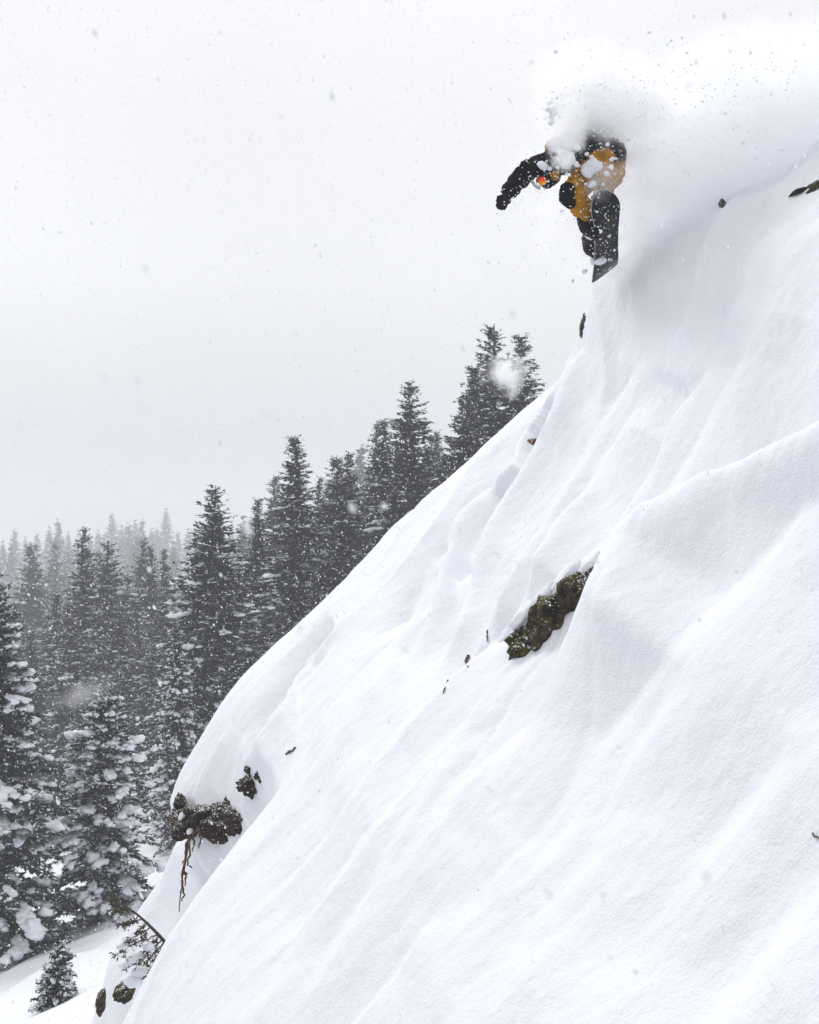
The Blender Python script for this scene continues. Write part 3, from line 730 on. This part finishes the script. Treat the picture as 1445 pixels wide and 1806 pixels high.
# ------------------------------------------------------------------ the snowboarder
RY = 13.5
def C(cx, cy_, dy=0.0):           # reading grid of the rider close-up
    return np.array(at(840 + cx / 4.817, 160 + cy_ / 4.817, RY + dy))
def grown(name, chains, voxel, smooth=4, wrinkle=0.0, wscale=14.0, origin=None, seed=1):
    """one continuous skin grown over chains of (point, radius)"""
    g = Geo(); V0, T0 = ico(2)
    for ch in chains:
        for (p, r), (q, r2) in zip(ch[:-1], ch[1:]):
            p, q = np.asarray(p), np.asarray(q); n = max(2, int(np.linalg.norm(q - p) / (0.35 * min(r, r2))) + 1)
            for t in np.linspace(0, 1, n): g.add(V0 * (r + (r2 - r) * t) + p + (q - p) * t, t=T0)
        if len(ch) == 1: g.add(V0 * ch[0][1] + np.asarray(ch[0][0]), t=T0)
    tmp = bpy.data.objects.new('tmp', g.mesh('tmp')); COL.objects.link(tmp)
    m = tmp.modifiers.new('r', 'REMESH'); m.mode = 'VOXEL'; m.voxel_size = voxel
    sm = tmp.modifiers.new('s', 'SMOOTH'); sm.factor = 0.5; sm.iterations = smooth
    dg = bpy.context.evaluated_depsgraph_get()
    me = bpy.data.meshes.new_from_object(tmp.evaluated_get(dg)); me.name = name
    bpy.data.objects.remove(tmp)
    n = len(me.vertices); co = np.empty(n * 3, np.float32); no = np.empty(n * 3, np.float32)
    me.vertices.foreach_get('co', co); me.vertices.foreach_get('normal', no); co = co.reshape(-1, 3); no = no.reshape(-1, 3)
    if wrinkle:
        f = 1 - np.abs(fbm(co[:, 0] * wscale, co[:, 1] * wscale, co[:, 2] * wscale, 3, seed)) * 2.2
        co = co + no * (wrinkle * (f - 0.5))[:, None]
    co = co - np.asarray(origin)
    me.vertices.foreach_set('co', co.astype(np.float32).ravel()); me.polygons.foreach_set('use_smooth', np.ones(len(me.polygons), dtype=bool)); me.update()
    me.materials.clear()
    return me

P0 = C(1090, 600, 0.2)
rider = empty('person', P0)
hip, mid, chest, neck, head = C(1085, 575, 0.22), C(930, 500, 0.15), C(755, 545, 0.02), C(665, 640, -0.06), C(612, 718, -0.10)
shL, elL, wrL = C(645, 590, -0.06), C(420, 690, -0.16), C(272, 868, -0.22)
shR, elR, wrR = C(800, 470, 0.22), C(905, 375, 0.42), C(1025, 345, 0.36)
hpF, knF, anF = C(1050, 625, 0.06), C(795, 880, -0.20), C(955, 1085, -0.06)
hpB, knB, anB = C(1130, 600, 0.28), C(1075, 820, 0.10), C(985, 1270, 0.42)
toeF, toeB = C(1010, 1165, -0.12), C(1030, 1375, 0.46)
body = [[(hip, .14), (mid, .15), (chest, .155), (neck, .06), (head, .09)],
        [(chest, .12), (shL, .07), (elL, .05), (wrL, .035)], [(chest, .12), (shR, .07), (elR, .05), (wrR, .035)],
        [(hip, .12), (hpF, .10), (knF, .06), (anF, .05), (toeF, .045)], [(hip, .12), (hpB, .10), (knB, .06), (anB, .05), (toeB, .045)]]
obj('body', grown('body', body, 0.016, 4, 0, 1, P0), M['jacket'], rider)
jk = [[(C(1125, 548, 0.21), .172), (C(1060, 540, 0.21), .17), (mid, .185), (chest, .185), (C(690, 610, -0.03), .12)],
      [(C(720, 560, 0.0), .13), (shL, .105), (C(530, 636, -0.11), .104), (elL, .097), (C(340, 785, -0.2), .086), (C(280, 856, -0.22), .072)],
      [(C(770, 500, 0.12), .14), (shR, .105), (elR, .085), (wrR, .065)]]
jacket = obj('jacket', grown('jacket', jk, 0.012, 2, 0.03, 9, P0, 4), M['jacket'], rider)
hood = obj('hood', grown('hood', [[(C(640, 520, 0.05), .055), (C(622, 478, 0.08), .045), (C(640, 425, 0.12), .03)], [(C(622, 478, 0.08), .045), (C(690, 460, 0.14), .06)]], 0.009, 3, 0.01, 16, P0, 2), M['ochre'], rider)
pn = [[(C(1100, 600, 0.22), .172), (C(1050, 615, 0.12), .15)],
      [(hpF, .145), (C(930, 745, -0.06), .128), (C(830, 850, -0.17), .112), (knF, .094), (C(870, 945, -0.14), .108), (C(925, 1035, -0.09), .092)],
      [(hpB, .145), (C(1150, 700, 0.2), .125), (knB, .105), (C(1060, 1000, 0.24), .095), (C(1010, 1180, 0.36), .085)]]
obj('trousers', grown('trousers', pn, 0.011, 2, 0.036, 8, P0, 7), M['ochre'], rider)
obj('knee_panel', grown('knee_panel', [[(C(775, 845, -0.25), .078), (C(768, 910, -0.26), .074), (C(800, 955, -0.26), .055)]], 0.009, 3, 0.008, 18, P0, 9), M['jacket'], rider)
obj('boot', grown('boot', [[(C(915, 1095, -0.05), .072), (C(945, 1165, -0.02), .078), (C(1015, 1215, -0.12), .06)]], 0.009, 3, 0.006, 20, P0), M['boot'], rider)
obj('boot', grown('boot', [[(C(955, 1255, 0.40), .072), (C(975, 1335, 0.42), .08), (C(1040, 1390, 0.40), .062)]], 0.009, 3, 0.006, 20, P0), M['boot'], rider)
# gloves: palm, four bent fingers of unequal length and a thumb from the side of the palm
def glove(w, d, side, up):
    w, d, side, up = [np.asarray(v, float) for v in (w, d, side, up)]
    pc = w + d * 0.055
    ch = [[(w - d * 0.05, .056), (w + d * 0.01, .046)], [(w, .042), (pc - side * 0.012, .044), (pc + side * 0.02 + d * 0.02, .036)], [(pc + side * 0.03, .034), (pc - side * 0.03, .034)]]
    for k, ln in ((-1.5, .052), (-0.5, .066), (0.5, .070), (1.5, .060)):
        b = pc + side * 0.021 * k + d * 0.03
        k1 = b + d * ln * 0.7 + side * 0.004 * k; k2 = k1 + d * ln * 0.25 + up * -ln * 0.42
        ch.append([(b, .0175), (k1, .0165), (k2, .0145)])
    tb = pc + side * 0.036 - d * 0.012
    ch.append([(tb, .019), (tb + side * 0.026 + d * 0.025, .0175), (tb + side * 0.018 + d * 0.06 - up * 0.012, .015)])
    return ch
def unit(v): v = np.asarray(v, float); return v / np.linalg.norm(v)
dL = unit(C(222, 965, -0.26) - wrL); upL = unit(np.cross(dL, np.cross([0.2, -1.0, 0.2], dL))); sL = np.cross(dL, upL)
obj('glove', grown('glove', glove(wrL + dL * 0.02, dL, sL, upL), 0.0065, 2, 0.003, 40, P0), M['glove'], rider)
dR = unit(C(1090, 330, 0.30) - wrR); upR = unit(np.cross(dR, np.cross([0, -0.4, 1.0], dR))); sR = np.cross(dR, upR)
obj('glove', grown('glove', glove(wrR + dR * 0.02, dR, sR, upR), 0.0065, 2, 0.003, 40, P0), M['glove'], rider)
g = Geo(); g.tube(smooth_path([C(985, 285, 0.34), C(1010, 262, 0.32), C(1050, 250, 0.3), C(1095, 280, 0.3), C(1108, 318, 0.31), C(1085, 330, 0.33)], 26) - P0, np.full(26, 0.0045), 6)
obj('wrist_leash', g.mesh('wrist_leash', True), M['cord'], rider)
# helmet, goggles, face cover
fdir = unit([-0.42, -0.80, -0.36])
obj('helmet', grown('helmet', [[(head + [0.012, 0.02, 0.02], .122), (head - fdir * 0.03, .118)]], 0.010, 4, 0, 1, P0), M['helmet'], rider)
fx = unit(np.cross(fdir, [0, 0, 1])); fz = np.cross(fx, fdir)
gc = C(566, 763, -0.20)
V0, T0 = ico(3)
def shell(name, c, sx, sy, sz, mat, parent, push=0.0):
    v = np.sign(V0) * np.abs(V0) ** 0.8
    return obj(name, mesh_np(name, (v[:, :1] * fx * sx + v[:, 1:2] * fdir * sy + v[:, 2:] * fz * sz) + c + fdir * push - P0, T0, True), mat, parent)
gog = shell('goggles', gc, 0.066, 0.034, 0.050, M['helmet'], rider)
shell('lens', gc, 0.052, 0.030, 0.042, M['lens'], gog, 0.012)
obj('face_cover', grown('face_cover', [[(head + fdir * 0.05 - fz * 0.06, .062), (neck + [0, -0.02, -0.02], .075)]], 0.01, 3, 0.006, 20, P0), M['jacket'], rider)
gt = Geo(); gt.tube(smooth_path([C(470, 765, -0.20), C(490, 790, -0.22), C(512, 818, -0.22), C(540, 828, -0.2)], 12) - P0, np.full(12, 0.016), 8)
obj('helmet_brim', gt.mesh('helmet_brim', True), M['grey_trim'], rider)
def patch(name, pts, mat, th=0.008, parent=rider):
    f = [np.asarray(p) for p in pts]; n = len(f); back = [p + np.array([0, th, 0]) for p in f]
    cen = sum(f) / n + np.array([0, -0.012, 0])
    v = np.array(f + back + [cen]) - P0
    t = [(2 * n, i, (i + 1) % n) for i in range(n)]; q = [(i, n + i, n + (i + 1) % n, (i + 1) % n) for i in range(n)]
    o = obj(name, mesh_np(name, v, [np.array(t), np.array(q)]), mat, parent); return o
patch('chest_panel', [C(618, 702, -0.205), C(655, 682, -0.21), C(710, 668, -0.205), C(714, 720, -0.205), C(704, 752, -0.2), C(660, 758, -0.2)], M['ochre'], 0.05)
pk = patch('pocket_flap', [C(772, 762, -0.205), C(812, 712, -0.215), C(852, 662, -0.215), C(905, 676, -0.2), C(872, 766, -0.2), C(800, 784, -0.2)], M['ochre'], 0.05)
patch('pocket_logo', [C(790, 757, -0.222), C(799, 741, -0.225), C(804, 752, -0.224), C(812, 742, -0.226), C(806, 764, -0.222)], M['pocket_print'], 0.006, pk)
tag(rider, 'snowboarder in black jacket, ochre trousers and orange goggles, crouched mid-air with one arm out', 'person')

# ------------------------------------------------------------------ the snowboard, base towards the camera
pt, pb = C(1117, 938, -0.42), C(1100, 1575, 0.70)
cb = (pt + pb) / 2; ax = unit(pt - pb); half = np.linalg.norm(pt - pb) / 2
n0 = np.array([0.16, -1.0, 0.0]); nb_ = unit(n0 - ax * np.dot(n0, ax)); wd_ = unit(np.cross(ax, nb_))     # nb_: base side
board = empty('snowboard', cb)
sN = np.sort(np.concatenate([np.linspace(-1, 1, 61), -np.linspace(0.94, 0.999, 10)])) * half
def hw(s_):
    a_ = np.abs(s_); w0 = 0.134 + 0.018 * np.clip(a_ / (half - 0.17), 0, 1) ** 2
    r_ = np.where(s_ > 0, 0.17, 0.03)
    return w0 * np.sqrt(np.clip(1 - (np.clip(a_ - (half - r_), 0, None) / (r_ * 1.012)) ** 2, 0.0004, 1))
def kick(s_): return np.where(s_ > 0, 1.9, 0.25) * np.clip(np.abs(s_) - (half - 0.27), 0, None) ** 2 - 0.004 * np.cos(s_ / half * 1.5)
def bpt(s_, w_, off): return ax * (s_ + (0.2 * w_ * (-s_ / half) ** 3 if s_ < 0 else 0.0)) + wd_ * w_ - nb_ * (kick(s_) + off)
m_ = 9; vv = []
for off in (0.0, 0.011):
    for s_ in sN:
        for w_ in np.linspace(-1, 1, m_): vv.append(bpt(s_, w_ * hw(s_), off))
vv = np.array(vv); q = []; L_ = len(sN); o2 = L_ * m_
for i in range(L_ - 1):
    for j in range(m_ - 1):
        a_ = i * m_ + j
        q.append((a_, a_ + 1, a_ + m_ + 1, a_ + m_)); q.append((o2 + a_, o2 + a_ + m_, o2 + a_ + m_ + 1, o2 + a_ + 1))
    for j in (0, m_ - 1):
        a_ = i * m_ + j; q.append((a_, a_ + m_, o2 + a_ + m_, o2 + a_))
deck = obj('deck', mesh_np('deck', vv, np.array(q), True), M['board_base'], board)
rim = [bpt(s_, hw(s_), 0.004) for s_ in sN] + [bpt(s_, -hw(s_), 0.004) for s_ in sN[::-1]]
g = Geo(); g.tube(np.array(rim + rim[:1]), np.full(len(rim) + 1, 0.0042), 5); obj('steel_edge', g.mesh('steel_edge', True), M['board_edge'], board)
g = Geo(); lr = np.random.default_rng(4)
for k, stroke in enumerate([[(-.07, .02), (-.05, .05), (-.03, .0), (-.045, -.03)], [(-.03, .03), (-.01, .06), (.0, .0), (-.015, -.035)], [(0, .02), (.02, .055), (.03, .01), (.01, -.04)], [(.03, .03), (.06, .045), (.05, .0), (.075, -.02)], [(-.08, -.045), (0, -.03), (.08, -.04)]]):
    pth = np.array([bpt(half - 0.32 + b_ * 1.8, a_, -0.003) for a_, b_ in stroke]); g.tube(smooth_path(pth, 12), np.full(12, 0.0038), 5)
obj('script_print', g.mesh('script_print', True), M['board_print'], deck)
for s_, fa in ((0.27, 0.25), (-0.25, -0.15)):                     # bindings: baseplate, highback, two straps
    bd = Geo(); c0 = bpt(s_, 0, 0.02)
    for off, sx, sy in ((0.014, 0.105, 0.055), (0.024, 0.095, 0.048)):
        ring = [bpt(s_ + sy * math.sin(t_), sx * math.cos(t_), off) for t_ in np.linspace(0, 2 * math.pi, 20, endpoint=False)]
        bd.add(np.array(ring + [bpt(s_, 0, off + 0.008)]), t=np.array([(20, i, (i + 1) % 20) for i in range(20)]))
    b_o = obj('binding', bd.mesh('binding', True), M['boot'], board)
    for oy in (0.03, -0.035):
        st = Geo(); st.tube(np.array([bpt(s_ + oy, 0.06 * math.cos(t_) - 0.0, 0.02 + 0.11 * math.sin(t_)) for t_ in np.linspace(0, math.pi, 12)]), np.full(12, 0.009), 6)
        obj('strap', st.mesh('strap', True), M['grey_trim'] if oy > 0 else M['boot'], b_o)
    hb = Geo(); hb.tube(np.array([bpt(s_, 0.09, 0.02), bpt(s_, 0.10, 0.10), bpt(s_, 0.105, 0.18)]), [0.05, 0.045, 0.03], 8)
    obj('highback', hb.mesh('highback', True), M['boot'], b_o)
tag(board, 'black snowboard tilted base-first towards the viewer, strapped under the airborne rider', 'snowboard')

# ------------------------------------------------------------------ snow thrown up round the rider
srng = np.random.default_rng(12)
chunk = Geo()
def lump(cx, cy_, dy, r, sub=2, el=1.0, rot=0.0):
    a = np.array([[math.cos(rot), 0, math.sin(rot)], [0, 1, 0], [-math.sin(rot), 0, math.cos(rot)]]) * r
    a[0] *= el
    chunk.blob(C(cx, cy_, dy), a, sub, srng.uniform(0, 90), 0.6)
for (cx, cy_, r, el) in [(572,640,34,1.4),(625,663,16,1),(695,652,16,1),(858,478,30,1),(985,800,26,1.4),(1033,872,20,1.3),(1147,655,22,1.1),(1105,703,22,1.3),(1150,585,15,1.2),(1180,578,10,1),(983,562,16,1.3),(940,540,16,1.2),
                          (770,708,12,1),(932,793,12,1.2),(855,795,10,1),(690,570,12,1),(740,655,9,1),(1000,640,70,1.0),(950,690,48,1.2),(770,590,62,0.9),(740,540,45,1),(848,625,24,1.2),(1115,455,16,1),(1040,1450,38,1.5),(985,1440,20,1),
                          (1130,1235,12,1.3),(960,1240,24,1.8),(820,1617,16,1),(920,1535,20,1.2),(1175,1355,12,1),(640,270,22,1.4),(660,180,32,1),(610,160,18,1.2),(740,135,14,1),(685,60,10,1),(630,100,12,1),(640,215,16,1.6),(1300,412,14,1),(1120,350,10,1),(905,765,9,1),(1190,575,8,1)]:
    lump(cx, cy_, -0.27 if cy_ < 1000 else -0.36 + (cy_ - 1000) * 0.0016, r * 0.00116, 2, el, srng.uniform(-0.8, 0.8))
for i in range(520):
    k = srng.random()
    if k < 0.5: cx, cy_ = srng.normal(860, 230), srng.normal(700, 260)
    elif k < 0.75: cx, cy_ = srng.uniform(230, 700), 0; cy_ = 1040 - (cx - 230) * 0.95 + srng.normal(0, 90)
    else: cx, cy_ = srng.normal(1100, 75), srng.uniform(950, 1580)
    r = 0.0028 + 0.0045 * srng.random() ** 2.5
    lump(cx, cy_, srng.uniform(-0.75, -0.36), r, 1, srng.uniform(1, 1.8), srng.uniform(-1.5, 1.5))
for i in range(170):
    cx, cy_ = srng.uniform(600, 2700), srng.uniform(-500, 1400)
    if 620 < cx and cy_ > 250 + (2700 - cx) * 0.45 + 400: continue
    lump(cx, cy_, srng.uniform(-0.9, 0.6), 0.004 + 0.012 * srng.random() ** 3, 1, srng.uniform(1, 1.6), srng.uniform(-1.5, 1.5))
for i in range(2600):
    a = srng.uniform(0, 1); cx = 560 + 2200 * a ** 1.3 + srng.normal(0, 60); top = 160 - 420 * a ** 0.6
    cy_ = top + abs(srng.normal(0, 1)) * (170 + 420 * a) - 40
    if cy_ > 1500 - 0.28 * (cx - 900): continue
    lump(cx, cy_, srng.uniform(-0.95, 0.3), 0.0014 + 0.0075 * srng.random() ** 7, 1, srng.uniform(1, 1.7), srng.uniform(-1.5, 1.5))
spray = obj('flying_snow_chunks', chunk.mesh('flying_snow_chunks', True), M['snow_soft']); spray['kind'] = 'stuff'
tag(spray, 'lumps and crumbs of snow flung up around the airborne rider', 'snow spray')

# ------------------------------------------------------------------ falling snow
frng = np.random.default_rng(99)
NF = 125000
fd = 1.6 + 36 * frng.random(NF) ** 0.42
fd[:110] = frng.uniform(0.9, 3.0, 110)
fxp = frng.uniform(-0.40, 0.40, NF) * fd; fzp = frng.uniform(-0.47, 0.47, NF) * fd
uu = fxp * CA + fzp * SA; hh = -fxp * SA + fzp * CA
keep = (hh > H0(uu, fd) + 0.08) | (fd > 19)
keep &= fzp > ground(fxp, np.maximum(fd, 19)) + 0.2
fd, fxp, fzp = fd[keep], fxp[keep], fzp[keep]; nF = len(fd)
big = np.arange(NF)[keep] < 110
rad_ = (0.0022 + 0.0062 * frng.random(nF) ** 3) * np.where(fd < 5, 0.75, 1.0) * np.interp(fd, [10, 36], [1.0, 2.0])
rad_[big] = frng.uniform(0.003, 0.0055, big.sum())
ang = np.arange(5) / 5 * 2 * math.pi                                  # flat five-cornered crystals, each turned its own way
e1 = frng.normal(0, 1, (nF, 3)); e1 /= np.linalg.norm(e1, axis=1)[:, None]
e2 = np.cross(e1, frng.normal(0, 1, (nF, 3))); e2 /= np.linalg.norm(e2, axis=1)[:, None]
sh_ = (e1[:, None] * np.cos(ang)[None, :, None] + e2[:, None] * np.sin(ang)[None, :, None]) * frng.uniform(0.6, 1.5, (nF, 5, 1))
fall = np.array([0.45, 0.0, -0.9]) * frng.uniform(0.0, 1.0, (nF, 1, 1)); sgn = np.einsum('nij,j->ni', sh_, np.array([0.45, 0, -0.9]))[..., None]
sh_ = sh_ + sgn * fall
V = np.stack([fxp, fd, fzp], -1)[:, None] + sh_ * rad_[:, None, None]
T = np.arange(nF * 5).reshape(-1, 5)
flakes = obj('falling_snow', mesh_np('falling_snow', V.reshape(-1, 3), T), M['flake']); flakes['kind'] = 'stuff'
tag(flakes, 'snowflakes falling thickly through the whole view', 'snowfall')

# ------------------------------------------------------------------ blown powder
def powder(name, px, py, d, semi, dens, label, noise_scale, edge, seed, rot=0.0, amp=1.5):
    m = bpy.data.materials.new(name); m.use_nodes = True; n, l = m.node_tree.nodes, m.node_tree.links; n.clear()
    o_ = n.new('ShaderNodeOutputMaterial'); v = n.new('ShaderNodeVolumePrincipled'); v.inputs['Color'].default_value = (0.985, 0.988, 0.995, 1); v.inputs['Anisotropy'].default_value = 0.25
    tc = n.new('ShaderNodeTexCoord'); ln = n.new('ShaderNodeVectorMath'); ln.operation = 'LENGTH'; l.new(tc.outputs['Object'], ln.inputs[0])
    fo = n.new('ShaderNodeMath'); fo.operation = 'SUBTRACT'; fo.inputs[0].default_value = 1.0; l.new(ln.outputs['Value'], fo.inputs[1])
    ge = n.new('ShaderNodeNewGeometry'); mp = n.new('ShaderNodeMapping'); mp.inputs['Location'].default_value = (seed, seed * 1.7, -seed)
    l.new(ge.outputs['Position'], mp.inputs[0])
    t = n.new('ShaderNodeTexNoise'); t.inputs['Scale'].default_value = noise_scale; t.inputs['Detail'].default_value = 6; t.inputs['Roughness'].default_value = 0.68; l.new(mp.outputs[0], t.inputs['Vector'])
    a1 = n.new('ShaderNodeMath'); a1.operation = 'MULTIPLY_ADD'; a1.inputs[1].default_value = amp; l.new(t.outputs['Fac'], a1.inputs[0]); l.new(fo.outputs[0], a1.inputs[2])
    mr = n.new('ShaderNodeMapRange'); mr.interpolation_type = 'SMOOTHSTEP'
    mr.inputs['From Min'].default_value = amp * 0.5 + edge; mr.inputs['From Max'].default_value = amp * 0.5 + edge + 0.75; mr.inputs['To Max'].default_value = dens
    l.new(a1.outputs[0], mr.inputs['Value'])
    cl = n.new('ShaderNodeMapRange'); cl.inputs['From Min'].default_value = 0.0; cl.inputs['From Max'].default_value = 0.25; l.new(fo.outputs[0], cl.inputs['Value'])
    mu = n.new('ShaderNodeMath'); mu.operation = 'MULTIPLY'; l.new(mr.outputs[0], mu.inputs[0]); l.new(cl.outputs[0], mu.inputs[1])
    l.new(mu.outputs[0], v.inputs['Density']); l.new(v.outputs[0], o_.inputs['Volume'])
    Vi, Ti = ico(3)
    o = obj(name, mesh_np(name, Vi * 1.02, Ti, True), m); o.location = at(px, py, d); o.scale = semi; o.rotation_euler = (0, rot, 0)
    o['kind'] = 'stuff'; tag(o, label, 'powder')
    return o
powder('powder_cloud', 1335, 285, 14.3, (2.6, 1.0, 1.5), 4.6, 'broad cloud of blown powder snow trailing behind the rider', 2.6, -0.06, 3.0, -R(10), 3.2)
powder('powder_plume', 1060, 190, 13.7, (0.85, 0.5, 0.70), 7.0, 'dense plume of powder breaking over the back of the rider', 3.2, 0.0, 9.0, R(20), 2.6)
powder('powder_burst', 1000, 236, 12.95, (0.24, 0.14, 0.42), 13.0, 'white burst of powder hiding the shoulder of the rider', 6.0, 0.0, 21.0, R(14), 2.4)
powder('powder_veil', 1068, 320, 13.0, (0.30, 0.14, 0.22), 3.0, 'thin veil of powder drifting past the hip of the rider', 6.0, 0.1, 27.0, R(-30), 2.4)
powder('powder_puff', 893, 660, 15.5, (0.36, 0.25, 0.30), 7.0, 'small puff of powder drifting before the crest spruces', 5.0, 0.12, 5.0, 0.4, 3.0)
powder('wind_puff', 145, 1222, 24.0, (0.9, 0.6, 0.35), 0.5, 'faint streak of blown snow before the valley spruces', 3.0, 0.2, 15.0, -R(20))

# ------------------------------------------------------------------ the snowy air
def box_mesh(name, lo, hi):
    v = np.array([(x, y, z) for x in (lo[0], hi[0]) for y in (lo[1], hi[1]) for z in (lo[2], hi[2])], float)
    q = np.array([(0,1,3,2),(4,6,7,5),(0,4,5,1),(2,3,7,6),(0,2,6,4),(1,5,7,3)])
    return mesh_np(name, v, q)
hz = bpy.data.materials.new('haze_air'); hz.use_nodes = True
hn, hl = hz.node_tree.nodes, hz.node_tree.links; hn.clear()
ho = hn.new('ShaderNodeOutputMaterial'); hp = hn.new('ShaderNodeVolumePrincipled')
hp.inputs['Color'].default_value = (0.755, 0.77, 0.81, 1); hp.inputs['Density'].default_value = 0.0019; hp.inputs['Anisotropy'].default_value = 0.2
hl.new(hp.outputs[0], ho.inputs['Volume'])
haze = obj('haze', box_mesh('haze', (-1000, -40, -60), (1000, 2600, 30)), hz); haze['kind'] = 'stuff'
